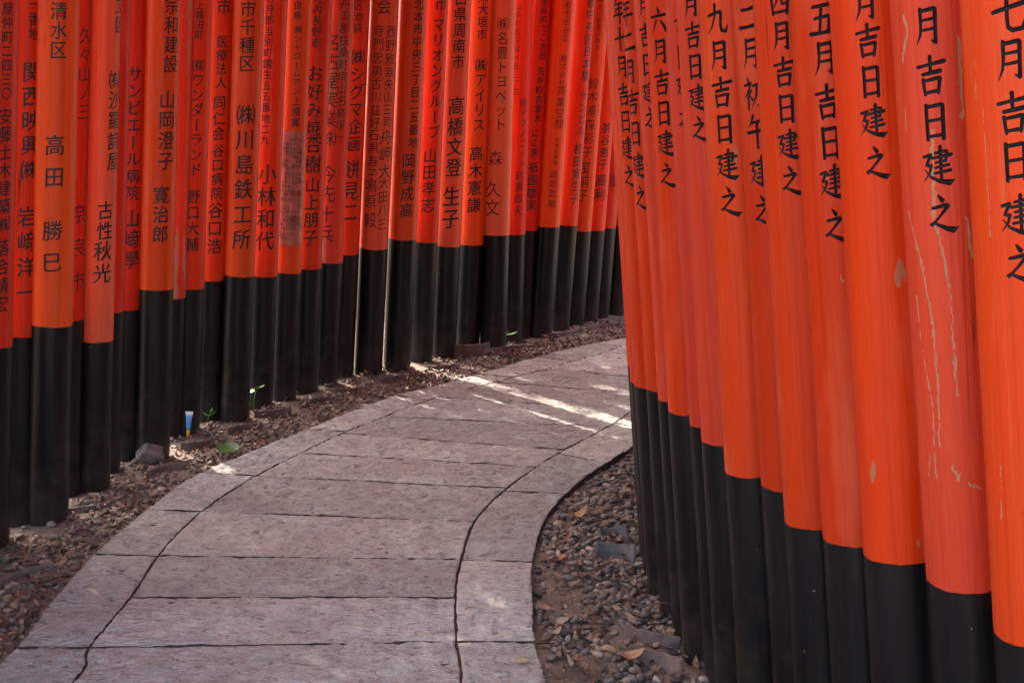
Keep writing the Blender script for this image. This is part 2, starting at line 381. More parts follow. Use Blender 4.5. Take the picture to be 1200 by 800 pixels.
kerbs(E_RO, E_RJ, [((628, 752), (536, 751)), ((625, 658), (541, 656)), ((657, 577), (596, 575)), ((708, 541), (655, 530))], True)

# ------------------------------------------------------------------ brush-written characters for the carved pillars (0..100, y down, half width)
GLYPH = {
 '月': [[(30,8,5),(30,45,4),(27,70,3.5),(14,95,1)],[(31,12,4),(70,8,4.6),(74,11,5.2),(73,50,4.5),(72,90,5),(58,84,1.2)],[(32,35,3),(70,32,3.6)],[(31,59,3),(70,56,3.6)]],
 '吉': [[(10,25,4),(48,20,3.4),(90,15,5)],[(49,2,5),(49,42,4)],[(25,44,4),(77,38,5)],[(25,57,4.6),(30,94,4)],[(28,60,3.4),(70,55,4.4),(75,57,5.2),(69,92,3.6)],[(31,89,3.4),(71,86,4)]],
 '日': [[(27,9,5),(28,94,4.6)],[(28,13,4),(71,9,4.4),(76,12,5.2),(75,94,5)],[(30,48,3.4),(72,45,3.4)],[(30,87,3.4),(73,84,4)]],
 '建': [[(44,16,3.2),(74,12,3.8),(79,14,4.2),(75,37,3.4)],[(34,28,3.2),(92,22,4.2)],[(44,40,2.8),(75,36,3.2)],[(42,53,2.8),(83,47,3.6)],[(38,67,3),(88,61,3.8)],[(60,1,4.6),(60,82,3.8)],
        [(8,24,3.4),(30,20,4.6),(15,46,3.2),(30,47,4.2),(25,64,3),(6,86,1)],[(10,57,1.6),(28,76,3.2),(56,88,4.6),(82,92,6.8),(101,86,.8)]],
 '之': [[(44,2,2.6),(55,15,5.8)],[(24,34,3.4),(66,27,5),(71,30,5),(45,56,3),(20,78,3.4)],[(16,76,3),(26,72,3.2),(44,79,4),(70,89,6),(84,92,7.2),(101,86,.8)]],
 '二': [[(22,30,4.8),(48,29,3.6),(76,24,5.4)],[(6,82,5),(48,80,4),(94,74,6)]],
 '三': [[(20,18,4.6),(78,13,5)],[(28,48,4),(72,44,4.8)],[(6,84,5),(50,82,4),(94,77,6)]],
 '四': [[(15,22,5),(21,88,4.2)],[(17,24,4),(80,18,4.6),(85,21,5.2),(78,88,4.2)],[(40,24,3.6),(38,48,3),(26,66,1.4)],[(58,22,4),(58,50,3.6),(62,57,3.6),(77,54,3)],[(21,83,3.6),(79,79,4)]],
 '五': [[(17,15,4),(84,10,5)],[(47,14,4.2),(38,86,3.6)],[(22,47,3.6),(70,42,4.2),(74,44,4.8),(67,84,4.2)],[(4,89,5),(50,87,4),(97,83,5.6)]],
 '六': [[(46,3,2.8),(54,19,5.8)],[(8,37,4),(94,29,5.2)],[(38,50,5),(29,70,3.5),(10,94,1)],[(60,50,2.8),(76,70,5),(88,90,6.4)]],
 '七': [[(6,45,4.2),(94,29,5.2)],[(45,5,5.2),(44,60,4.2),(46,82,4.2),(56,89,4.6),(84,87,4.6),(89,66,1)]],
 '九': [[(44,5,5.2),(42,40,4),(30,70,3),(6,95,1)],[(12,37,4),(64,28,4.6),(68,31,4.6),(65,70,4.2),(69,87,4.6),(85,90,4.6),(93,68,1)]],
 '初': [[(22,3,2.8),(30,14,4.8)],[(8,25,3.4),(38,20,4.6),(26,44,3),(4,66,1)],[(25,44,4.6),(25,97,4)],[(39,40,3.6),(29,53,1.8)],[(32,56,2),(43,69,4)],[(48,27,3.6),(84,20,4.6),(89,23,5.2),(83,70,4.6),(74,92,4.6),(62,83,1)],[(64,24,4),(60,55,3.5),(40,92,1)]],
 '午': [[(36,3,5.2),(28,22,3.5),(12,40,1)],[(30,23,3.5),(80,16,4.4)],[(6,53,4.2),(95,44,5.2)],[(52,20,4.6),(52,99,4)]],
 '年': [[(34,3,5),(26,20,3),(12,36,1)],[(30,19,3.5),(82,13,4.2)],[(32,39,3),(77,34,4)],[(32,38,4),(32,63,4)],[(6,66,4),(95,58,5.2)],[(55,16,4.6),(55,99,4)]],
 '十': [[(6,49,4.4),(94,41,5.2)],[(50,4,5.2),(50,98,4.4)]],
}
def glyph_sd(ch, X, Y):
    """signed distance (positive inside) in glyph units to the brush strokes"""
    best = np.full(X.shape, -99.0)
    for st in GLYPH[ch]:
        for (x0, y0, w0), (x1, y1, w1) in zip(st[:-1], st[1:]):
            dx, dy = x1 - x0, y1 - y0; t = np.clip(((X - x0) * dx + (Y - y0) * dy) / (dx * dx + dy * dy), 0, 1)
            d = np.hypot(X - x0 - t * dx, Y - y0 - t * dy)
            best = np.maximum(best, (w0 + (w1 - w0) * t) * 1.18 - d)
    return best

# ------------------------------------------------------------------ pillars
PIL_H = 3.25
def axis_frame(a):
    z = a.normalized(); x = Vector((0, 1, 0)).cross(z).normalized(); y = z.cross(x)
    return x, y, z
def solve_pillar(side, x_edge, y_boundary, x_top0, depth_hint, r, n, feet_y=None, slope=None):
    """foot position, lean angle (towards n) and black height that put this pillar where it stands"""
    lean = math.radians(4.5); s = 1 if side == 'L' else -1        # left row: right edge known; right row: left edge known
    Y = depth_hint; X = 0; hb = .74
    for it in range(40):
        a = (Vector((n[0] * math.sin(lean), n[1] * math.sin(lean), math.cos(lean))))
        def edge(F, sa):
            p = F + a * sa; px, py, d = proj(p); return px + s * r * FPX / d, py, d
        F = Vector((X, Y, -.045))
        # black boundary height
        front = F + a * hb - Vector((p_dir(F) * r)); 
        _, py, d = proj(front); hb += (py - y_boundary) * d / FPX * .8
        ex, ey, d = edge(F, hb); X += (x_edge - ex) * d / FPX * .9
        # slope of the edge up to the picture's top
        sb = hb + (y_boundary) * d / FPX
        ex1, ey1, d1 = edge(F, sb)
        slope_now = (ex1 - ex) / (ey - ey1)
        lean += (slope * (1 if side == 'L' else -1) - slope_now) * (1 if n[0] * 1 >= 0 else -1) / max(.45, abs(n[0])) * .5
        lean = max(math.radians(1), min(math.radians(10), lean))
    return Vector((X, Y, -.045)), a.normalized(), hb
def p_dir(F):
    v = Vector((F.x, F.y, 0)); return v.normalized()
def wobble(th, z, ph):
    return 1 + .010 * np.sin(2 * th + ph) + .007 * np.sin(3 * th + ph * 2.3 + z * 1.7) + .006 * np.sin(z * 2.6 + ph * 5 + np.sin(th)) + .004 * np.sin(5 * th + ph * 3 + z * 4.1)
def rim(th, ph):
    return .0012 * np.sin(2 * th + ph * 7) + .0006 * np.sin(7 * th + ph * 3) + .0004 * np.sin(15 * th + ph)
def tube(r0, zs, ph, nseg=72, rim_at=None):
    th = np.linspace(0, 2 * np.pi, nseg, endpoint=False)
    TH, ZZ = np.meshgrid(th, zs)
    rr = r0 * (1 - .05 * ZZ / PIL_H) * wobble(TH, ZZ, ph)
    if rim_at is not None: ZZ = ZZ.copy(); ZZ[rim_at] += rim(th, ph)
    V = np.stack([rr * np.cos(TH), rr * np.sin(TH), ZZ], -1).reshape(-1, 3)
    nz = len(zs); id_ = np.arange(nz * nseg).reshape(nz, nseg); nx_ = np.roll(id_, -1, 1)
    F = np.stack([id_[:-1], nx_[:-1], nx_[1:], id_[1:]], -1).reshape(-1, 4)
    return V, F
class P: pass
def find_s(p, py):
    lo, hi = -.5, PIL_H
    for _ in range(40):
        m = (lo + hi) / 2
        q = p.F + p.a * m - p_dir(p.F) * p.r
        if proj(q)[1] > py: lo = m
        else: hi = m
    return lo
def find_phi(p, s, px):
    x, y, z = p.frame; best = (1e9, 0)
    for k in range(721):
        f = k * math.pi / 360; nn = x * math.cos(f) + y * math.sin(f)
        q = p.F + p.a * s + nn * p.r
        if nn.dot(CAMP - q) <= 0: continue
        e = abs(proj(q)[0] - px)
        if e < best[0]: best = (e, f)
    return best[1]

def carve(p, col, ink_mat, scars=()):
    """upper shaft as one fine shell with the characters cut in; returns shaft mesh data and inscription mesh data"""
    # col: list of (char, px, py); pitch in px gives the size
    st = 1.25e-3
    cs = []
    pitch = abs(col[-1][2] - col[0][2]) / (len(col) - 1)
    for ch, px, py in col:
        s = find_s(p, py); phi = find_phi(p, s, px); d = proj(p.F + p.a * s)[2]
        cs.append([ch, s, phi, pitch * .82 / FPX * d])
    phim = float(np.median([c[2] for c in cs])); size = float(np.mean([c[3] for c in cs]))
    # straight column following a linear fit of phi over s
    ss = np.array([c[1] for c in cs]); pp = np.array([c[2] for c in cs])
    pp = phim + ((pp - phim + np.pi) % (2 * np.pi) - np.pi)
    kf = np.polyfit(ss, pp, 1)
    width = size * .86
    half = width * .5 / p.r + .12
    lo, hi = min(ss) - size * .75, max(ss) + size * .75
    f0, f1 = pp.min() - half, pp.max() + half
    for sc in scars:
        for (px, py) in sc[0]:
            s = find_s(p, py); ph = find_phi(p, s, px); ph = phim + ((ph - phim + np.pi) % (2 * np.pi) - np.pi)
            lo = min(lo, s - .02); f0 = min(f0, ph - .06); f1 = max(f1, ph + .06)
    lo = max(lo, p.hb + .02); hi = min(hi, PIL_H - .1)
    zs = np.unique(np.r_[np.linspace(p.hb, lo, 6), np.arange(lo, hi, st), np.linspace(hi, PIL_H, 6)])
    fine = np.arange(f0, f1, st / p.r)
    coarse = np.linspace(f1, f0 + 2 * np.pi, 44)[:-1]
    th = np.r_[fine, coarse]
    R = p.r * (1 - .05 * zs / PIL_H)
    TH, ZZ = np.meshgrid(th, zs); RR = np.repeat(R[:, None], len(th), 1)
    ink = np.full(TH.shape, -99.0)
    for (ch, s, phi, sz) in cs:
        pc = np.polyval(kf, s)
        m = (np.abs(ZZ - s) < size * .62) & (np.abs(TH - pc) < width * .62 / p.r)
        if not m.any(): continue
        gxx = ((TH[m] - pc) * p.r / width + .5) * 100; gyy = (-(ZZ[m] - s) / size + .5) * 100
        ink[m] = np.maximum(ink[m], glyph_sd(ch, gxx, gyy) * size / 100)
    depth = np.clip(ink + .0006, 0, .0046) * 1.25
    depth = np.where(ink > -.0006, depth, 0)
    scar = np.full(TH.shape, -99.0)
    for pts, w in scars:
        q = []
        for (px, py) in pts:
            s = find_s(p, py); ph = find_phi(p, s, px); q.append((phim + ((ph - phim + np.pi) % (2 * np.pi) - np.pi), s))
        for (a0, s0), (a1, s1) in zip(q[:-1], q[1:]):
            dx, dy = (a1 - a0) * p.r, s1 - s0; X = (TH - a0) * p.r; Y = ZZ - s0
            t = np.clip((X * dx + Y * dy) / (dx * dx + dy * dy), 0, 1)
            wob = (vnoise(ZZ * 90, TH * 40, 9) - .62) * w * 2.2 + (vnoise(ZZ * 420, TH * 160, 10) - .5) * w * .9
            scar = np.maximum(scar, w + wob - np.hypot(X - t * dx, Y - t * dy))
    RR = RR * wobble(TH, ZZ, p.ph) - depth - np.clip(scar, 0, .0008)
    ZZ = ZZ.copy(); ZZ[0] += rim(th, p.ph)
    V = np.stack([RR * np.cos(TH), RR * np.sin(TH), ZZ], -1).reshape(-1, 3)
    nz, nt = TH.shape; id_ = np.arange(nz * nt).reshape(nz, nt); nx_ = np.roll(id_, -1, 1)
    F = np.stack([id_[:-1], nx_[:-1], nx_[1:], id_[1:]], -1).reshape(-1, 4)
    inkA = np.clip(.5 + ink / .006, 0, 1).ravel(); scA = np.clip(.5 + scar / .006, 0, 1).ravel()
    isin = (inkA[F] > .5).any(1)
    Fs, Fi = F[~isin], F[isin]
    def sub(Fx):
        u, inv = np.unique(Fx, return_inverse=True)
        return V[u], inv.reshape(Fx.shape), {"ink": inkA[u], "scar": scA[u]}
    return sub(Fs), (sub(Fi) if len(Fi) else None)

CH = {}
_cu = bpy.data.curves.new("glyph_source", 'FONT'); _cu.size = 1; _cu.resolution_u = 2; _cu.offset = 0
_to = bpy.data.objects.new("glyph_source", _cu); COL.objects.link(_to)
def char_mesh(ch):
    if ch in CH: return CH[ch]
    _cu.body = ch
    bpy.context.view_layer.update()
    ev = _to.evaluated_get(bpy.context.evaluated_depsgraph_get()); m = ev.to_mesh()
    bm = bmesh.new(); bm.from_mesh(m); ev.to_mesh_clear()
    for x in np.linspace(.04, .96, 9):
        bmesh.ops.bisect_plane(bm, geom=bm.verts[:] + bm.edges[:] + bm.faces[:], plane_co=(x, 0, 0), plane_no=(1, 0, 0))
    bm.verts.index_update()
    V = np.array([v.co[:2] for v in bm.verts]) if bm.verts else np.zeros((0, 2)); F = [[v.index for v in f.verts] for f in bm.faces]
    bm.free()
    if len(V):
        V = V - np.array([.5, .36])
        if ch in 'ー': V = np.c_[V[:, 1] * -1, V[:, 0]]
        V = np.c_[V[:, 0], V[:, 1] + V[:, 0] * .09]          # brush hand: strokes rise to the right
    CH[ch] = (V, F); return CH[ch]
def wrap_text(p, cols, thin=False, lift=.0009):
    VV, FF = [], []; base = 0
    for txt, x, y0, y1 in cols:
        n = len(txt); pit = (y1 - y0) / max(1, n - 1) if n > 1 else 20
        sm = find_s(p, (y0 + y1) / 2); phi = find_phi(p, sm, x)
        d = proj(p.F + p.a * sm)[2]
        for i, ch in enumerate(txt):
            if ch in ' 　': continue
            s = find_s(p, y0 + pit * i); size = min(pit * .94, 25) / FPX * d
            V, F = char_mesh(ch)
            if not len(V): continue
            R0 = p.r * (1 - .05 * s / PIL_H)
            for dx, dy, dl in (((0, 0, 0),) if thin else ((.014, .010, 0), (-.014, -.010, .00012))):
                th = phi + (V[:, 0] + dx) * size * .93 / R0; sv = s + (V[:, 1] + dy) * size; R = R0 * wobble(th, sv, p.ph) + lift
                VV.append(np.c_[(R + dl) * np.cos(th), (R + dl) * np.sin(th), sv]); FF += [[v + base for v in f] for f in F]; base += len(V)
    return (np.vstack(VV), FF) if VV else None

def build_pillar(gate, gloc, p, mat, cols=None, ink=INK, carved=None, scars=(), plate=None):
    x, y, z = p.frame
    p.ph = (p.F.x * 37.7 + p.F.y * 91.3) % 6.28
    M = Matrix((( x.x, y.x, z.x, p.F.x - gloc.x), (x.y, y.y, z.y, p.F.y - gloc.y), (x.z, y.z, z.z, p.F.z - gloc.z), (0, 0, 0, 1)))
    ins = None
    if carved:
        (V, F, A), ins = carve(p, carved, mat, scars)
        sh = np_mesh("pillar", V, F, mat, gate, A)
    else:
        zs = np.linspace(p.hb, PIL_H, 22)
        V, F = tube(p.r, zs, p.ph, rim_at=0)
        sh = np_mesh("pillar", V, F, mat, gate)
    sh.matrix_local = M
    zb = np.r_[-.12, np.linspace(0, p.hb, 8)]
    V, F = tube(p.r, zb, p.ph, rim_at=-1)
    np_mesh("black_base", V, F, BLACK, sh)
    if ins: np_mesh("inscription", ins[0], ins[1], mat, sh, ins[2])
    if cols:
        w = wrap_text(p, cols, ink is INK_FADED)
        if w: mesh_obj("inscription", w[0], w[1], ink, sh)
    if plate: plate(p, sh)
    return sh

# ---- left row (right edge px at the black boundary, y of the boundary)
LEFT = [  # x_right, y_boundary, radius, material, ink, columns, label piece
 (14, 408, .078, V_DEEP, INK, [("屋仲町二四三〇", 9, 8, 108), ("安藤土木建築㈱", 6, 135, 262), ("落合靖宏", 2, 290, 356)], "cut by the picture's left edge"),
 (45, 395, .078, V_BRIGHT, INK, [("一番地", 41, 3, 38), ("関西映興㈱", 37, 83, 198), ("岩﨑洋一", 32, 253, 342)], "second from picture's left edge, writing ends in single stroke"),
 (84, 383, .083, V_GLOW_ORANGE, INK, [("清水区", 69, 12, 58), ("高田", 64, 170, 207), ("勝巳", 61, 270, 307)], "bearing the largest boldest four characters"),
 (98, 376, .066, V_DEEP, INK_FADED, [("久々山ノ三", 100, 40, 130), ("奈良市", 92, 250, 330)], "thin and recessed right of the boldest characters"),
 (132, 401, .078, V_GLOW_SOFT, INK, [("立区", 141, 3, 26), ("㈲沙羅詩屋", 135, 92, 188), ("古性", 124, 246, 270), ("秋光", 121, 294, 320)], "of paler worn red whose black foot starts lowest"),
 (145, 366, .068, V_DEEP, INK_FADED, None, "a thin dark strip beside the paler worn one"),
 (167, 363, .072, V_DEEP, INK, [("サンビエール病院", 157, 86, 226), ("山﨑學", 154, 256, 304)], "seventh from left with long hospital writing"),
 (203, 340, .080, V_GLOW_ORANGE, INK, [("宗和建設", 202, 5, 74), ("山岡澄子", 196, 116, 188), ("寛治郎", 189, 228, 274)], "broad, bright, three crisp character groups, eighth from left"),
 (217, 350, .062, V_PEEL, INK_FADED, None, "a narrow flaking strip, ninth from left"),
 (239, 339, .074, V_BRIGHT, INK, [("井上額田町", 234, -6, 40), ("㈲ワンダーランド", 231, 76, 198), ("野口大輔", 226, 230, 286)], "tenth from left, phonetic writing starting in brackets"),
 (264, 329, .076, V_BRIGHT, INK, [("市", 263, 7, 7.5), ("医療法人", 260, 48, 96), ("同仁会", 257, 120, 156), ("谷口病院", 255, 176, 226), ("谷口浩", 252, 246, 288)], "eleventh from left, short groups of clinic writing"),
 (298, 324, .080, V_GLOW_ORANGE, INK, [("市千種区", 290, 10, 74), ("㈱川島鉄工所", 286, 134, 280)], "twelfth from left, large ironworks writing"),
 (325, 324, .075, V_BRIGHT, INK, [("石狩郡当別町園生五五番地二九", 313, -2, 164), ("小林和代", 312, 204, 282)], "with tiny long address above four larger characters"),
 (353, 320, .077, V_GLOW_ORANGE, INK, [("奈良県", 349, -6, 18), ("㈱シャロームアン", 348, 34, 106), ("上原寛", 347, 118, 143)], "with a worn metal notice plate fixed to its left pillar"),
 (377, 315, .077, V_BRIGHT, INK, [("河内長野市", 371, -2, 50), ("お好み焼", 368, 86, 150), ("杏樹", 367, 168, 192), ("山上朋子", 365, 216, 278)], "just right of the notice plate"),
 (402, 308, .078, V_PEEL, INK_FADED, [("名古屋実業㈱", 387, 50, 162), ("今先十兵", 383, 204, 274), ("丹羽郡扶桑町南山名高塚一", 402, 4, 160)], "flaking pale, second right of the notice plate"),
 (421, 298, .082, V_BRIGHT, INK, [("西区池袋", 420, -8, 32), ("㈱シグマ企画", 418, 66, 168), ("餅見二", 411, 198, 248)], "with bold company writing left of the double column one"),
 (455, 292, .088, V_GLOW_SOFT, INK_FADED, [("会", 450, 7, 7.5), ("寺門忠男", 443, 36, 84), ("古川益好", 440, 98, 144), ("石黒寿子", 437, 158, 204), ("鳴原", 434, 218, 236), ("毅", 433, 258, 258.5), ("西野雅幸", 458, 36, 84), ("矢山三司", 455, 98, 142), ("舟岬大", 452, 160, 200), ("大田八三", 449, 214, 262)], "with two faint columns side by side"),
 (488, 281, .086, V_GLOW_ORANGE, INK, [("北本市中央三丁目二五番地", 488, 4, 166), ("岡野成高", 478, 188, 246)], "just right of the double column one"),
 (513, 284, .086, V_BRIGHT, INK, [("市", 518, 3, 3.5), ("マリオングループ", 512, 28, 154), ("山田孝志", 503, 182, 240)], "twentieth from left with phonetic writing"),
 (540, 289, .087, V_GLOW_SOFT, INK, [("口県周南市", 539, -2, 72), ("高橋文登", 534, 124, 196), ("生子", 529, 230, 256)], "scratched duller red, two left of palest pillar"),
 (567, 287, .088, V_GLOW_ORANGE, INK, [("県大垣市", 566, -4, 40), ("㈱アイリス", 563, 76, 146), ("高木憲謙", 557, 180, 240)], "just left of the palest pillar"),
 (597, 276, .089, V_GLOW_PALE, INK_FADED, [("㈱名豊トヨペット", 588, 28, 146), ("森", 580, 186, 186.5), ("久文", 577, 222, 244)], "palest red, with thin worn writing"),
 (616, 275, .086, V_DEEP, INK_FADED, [("山県新宮田緑ヶ丘三丁四", 605.5, 7, 108), ("緑テクノニット", 613, 120, 192), ("岩瀬雄夫", 608, 206, 246)], "just right of the palest one"),
 (632, 270, .086, V_DEEP, INK, [("呉市桧町", 638, -6, 22), ("でこ吉田", 637, 33, 65), ("洗弁町吉富友", 632, 83, 138), ("にこ家", 627, 156, 178), ("祇園雄家", 624, 196, 240)], "darker, just left of the broad orange one"),
 (656, 266, .084, V_GLOW_ORANGE, INK_FADED, [("京都世田谷区", 665, -4, 44), ("株式会社", 660, 68, 96), ("商業空間", 657, 106, 145), ("代表取締役", 652, 164, 190), ("崎岡政敏", 648, 204, 238)], "broad orange one near the bend, sparse small writing"),
 (677, 264, .086, V_BRIGHT, INK, [("都中央区日本橋", 690, 2, 88), ("サンビル", 683, 112, 152), ("桂田寛生子", 676, 174, 232)], "just right of the broad orange one"),
 (693, 271, .085, V_GLOW_ORANGE, INK_FADED, [("神奈川県藤沢市大", 702, 0, 55), ("鈴木", 695, 98, 113), ("浦森彩子", 690, 130, 178), ("宝前子", 684, 196, 229)], "third from last before the bend"),
 (709, 270, .085, V_BRIGHT, INK, [("茶谷恵子", 709, 150, 192), ("高利", 704, 211, 228)], "second from last before the bend"),
 (722, 267, .085, V_BRIGHT, INK_FADED, [("高", 716, 115, 116), ("輝", 716, 212, 213)], "last inscribed one before the bend"),
]
basey = np.array([(5, 640), (30, 620), (62, 601), (115, 571), (155, 548), (185, 527), (228, 504), (283, 483), (340, 464), (390, 450), (435, 440), (500, 427), (560, 412), (600, 401), (650, 388), (690, 378), (722, 371)], float)
# smooth foot line of the left row
foot = np.array([ground(x, np.interp(x, basey[:, 0], basey[:, 1]), -.03).xy for x in np.linspace(5, 722, 30)])
cy = np.polyfit(foot[:, 1], foot[:, 0], 4)
def left_tangent(Y):
    dx = np.polyval(np.polyder(cy), np.clip(Y, 4.9, 9.6)); v = np.array([max(0, dx), 1.0]); return v / np.linalg.norm(v)
slopeL = lambda x: np.interp(x, [0, 50, 185, 330, 440, 540, 567, 597, 616, 632, 656, 677, 720], [.020, .022, .026, .040, .047, .046, .044, .030, .034, .060, .072, .080, .084])
lp = []
Y0 = []
for (xr, yb, r, *_) in LEFT:
    g = ground(xr - 20, np.interp(xr - 20, basey[:, 0], basey[:, 1]), -.03); Y0.append(g.y + r)
Yfit = np.polyval(np.polyfit(np.arange(30), Y0, 3), np.arange(30))
for i, (xr, yb, r, mat, ink, cols, lab) in enumerate(LEFT):
    Yh = float(Yfit[i]) - (.12 if i in (2, 7, 11, 18, 22, 25) else .05 if i in (4, 9, 17) else -.05 if i in (1, 3, 6, 8, 10, 16, 21, 24) else 0)
    t = left_tangent(Yh); nrm = np.array([t[1], -t[0]])
    p = P(); p.r = r; p.n = nrm
    p.F, p.a, p.hb = solve_pillar('L', xr, yb, None, Yh, r, nrm, slope=float(slopeL(xr)))
    p.frame = axis_frame(p.a); lp.append(p)
# ---- right row, nearest first
G_ = '吉日建之'
RIGHT = [ # x_left, y_boundary, radius, material, [(char, px, py)], label
 (1167, 757, .078, C_ORANGE, [('七', 1182, 12), ('月', 1185, 67), ('吉', 1188, 130), ('日', 1189, 186), ('建', 1191, 250), ('之', 1195, 307)], "seventh month date at picture's right edge"),
 (1087, 692, .078, C_FADED, [('月', 1087, 27), ('吉', 1091, 86), ('日', 1093, 139), ('建', 1098, 192), ('之', 1104, 248)], "dull red scarred by brown scrape lines"),
 (1013, 660, .076, C_BRIGHT, [('月', 1013, 2), ('吉', 1018, 46), ('日', 1021, 93), ('建', 1024, 140), ('之', 1026, 189)], "smooth, just left of the scraped one"),
 (965, 640, .076, C_BRIGHT, [('五', 965, 20), ('月', 966, 66), ('吉', 969, 118), ('日', 972, 165), ('建', 976, 212), ('之', 979, 263)], "with a fifth month date"),
 (920, 620, .076, C_BRIGHT, [('四', 913, 0), ('月', 916, 40), ('吉', 918, 83), ('日', 921, 125), ('建', 924, 168), ('之', 926, 210)], "with a fourth month date"),
 (892, 576, .076, C_BRIGHT, [('二', 875, 16), ('月', 879, 60), ('初', 883, 107), ('午', 886, 152), ('建', 890, 200), ('之', 893, 246)], "with a second month date"),
 (850, 559, .076, C_ORANGE, [('九', 839, 20), ('月', 842, 63), ('吉', 845, 107), ('日', 848, 149), ('建', 851, 192), ('之', 854, 235)], "with a ninth month date"),
 (822, 522, .072, C_FADED, [('月', 809, 3), ('吉', 811, 40), ('日', 813, 76), ('建', 816, 113), ('之', 819, 150)], "dusty pinkish red, just left of ninth month"),
 (808, 501, .066, C_FADED, [('吉', 799, 30), ('日', 800, 65), ('建', 801, 100), ('之', 802, 137)], "narrow faded strip with mostly hidden characters"),
 (783, 486, .072, C_BRIGHT, [('六', 771, 22), ('月', 773, 59), ('吉', 775, 96), ('日', 777, 131), ('建', 779, 167), ('之', 781, 204)], "with a sixth month date"),
 (771, 471, .068, C_FADED, [('月', 755, 5), ('吉', 756, 40), ('日', 758, 74), ('建', 760, 107), ('之', 762, 138)], "worn and narrow, left of sixth month date"),
 (757, 459, .070, C_BRIGHT, [('年', 731, 12), ('二', 735, 46), ('月', 738, 82), ('吉', 741, 119), ('日', 744, 155), ('建', 746, 193), ('之', 749, 231)], "dated with year character above second month"),
 (743, 455, .068, C_BRIGHT, [('年', 725, 12), ('十', 726, 44), ('月', 728, 77), ('吉', 730, 110), ('日', 732, 141), ('建', 735, 173), ('之', 737, 206)], "third from the row's far end, partly covered date"),
 (739, 450, .066, C_BRIGHT, None, "thin sliver, second from the row's far end"),
 (735, 430, .066, C_BRIGHT, None, "farthest one, outlining the row against the path"),
]
order_Y = np.interp(np.arange(15), [0, 4, 9, 14], [2.22, 2.86, 3.66, 4.50])
scars_N = [([(1064, 245), (1078, 300), (1092, 370), (1098, 440), (1100, 520)], .0022), ([(1090, 240), (1100, 275), (1112, 330), (1117, 400), (1121, 460)], .0026), ([(1091, 150), (1093, 205), (1096, 262)], .0038),
           ([(1124, 45), (1127, 100), (1128, 138)], .0036), ([(1134, 255), (1136, 280), (1140, 302)], .0030), ([(1073, 345), (1078, 395)], .0016), ([(1080, 410), (1092, 470), (1096, 560)], .0015),
           ([(1117, 545), (1124, 558)], .0040), ([(1136, 565), (1148, 570)], .0036), ([(1058, 10), (1062, 30), (1056, 70)], .0024), ([(1090, 530), (1087, 560)], .0020), ([(1060, 120), (1061, 150)], .0012)]
scars_O = [([(1172, 545), (1173, 570), (1173, 610)], .0014), ([(1150, 120), (1155, 200), (1160, 280)], .0009), ([(1140, 60), (1142, 110)], .0008)]
scars_L = [([(984, 322), (987, 327)], .0036)]
rp = []
slopeR = lambda x: np.interp(x, [735, 783, 850, 920, 1087, 1167], [.066, .060, .060, .062, .064, .055])
for i, (xl, yb, r, mat, cols, lab) in enumerate(RIGHT):
    Yh = order_Y[i]
    nrm = np.array([-.985, -.17]) if i < 12 else np.array([-.98, -.2])
    p = P(); p.r = r; p.n = nrm
    p.F, p.a, p.hb = solve_pillar('R', xl, yb, None, float(Yh), r, nrm, slope=float(slopeR(xl)))
    p.frame = axis_frame(p.a); rp.append(p)
DEBUG = True
if DEBUG:
    for i, p in enumerate(lp): print("L", i + 1, [round(v, 2) for v in p.F], "hb %.2f lean %.1f" % (p.hb, math.degrees(p.a.angle(Vector((0, 0, 1))))), "sp %.3f" % ((p.F - lp[i - 1].F).length if i else 0), "2r %.3f" % (p.r + lp[i - 1].r))
    for i, p in enumerate(rp): print("R", i + 1, [round(v, 2) for v in p.F], "hb %.2f lean %.1f" % (p.hb, math.degrees(p.a.angle(Vector((0, 0, 1))))), "sp %.3f" % ((p.F - rp[i - 1].F).length if i else 0))

def free_pillar(F, n, lean, r, hb):
    p = P(); p.F = Vector((F[0], F[1], -.045)); p.n = n; p.r = r; p.hb = hb; l = math.radians(lean)
    p.a = Vector((n[0] * math.sin(l), n[1] * math.sin(l), math.cos(l))); p.frame = axis_frame(p.a)
    return p
def box_between(A, B, up, w0, h0, lift=0.0, ext=0.0, curve=0.0, nseg=8):
    """beam from A to B (gate-local vectors), depth w0 along the path, height h0, slightly upswept ends"""
    d = (B - A); Ld = d.length; d.normalize(); side = d.cross(up).normalized()
    V, F = [], []
    for k in range(nseg + 1):
        t = k / nseg; q = A - d * ext + d * (Ld + 2 * ext) * t + up * (lift + curve * (2 * t - 1) ** 2)
        for sx, sz in ((-1, 0), (1, 0), (1, 1), (-1, 1)): V.append(q + side * sx * w0 / 2 + up * sz * h0)
    for k in range(nseg):
        for e in range(4):
            a = k * 4 + e; b = k * 4 + (e + 1) % 4; F.append((a, b, b + 4, a + 4))
    F.append((3, 2, 1, 0)); m = nseg * 4; F.append((m, m + 1, m + 2, m + 3))
    return V, F
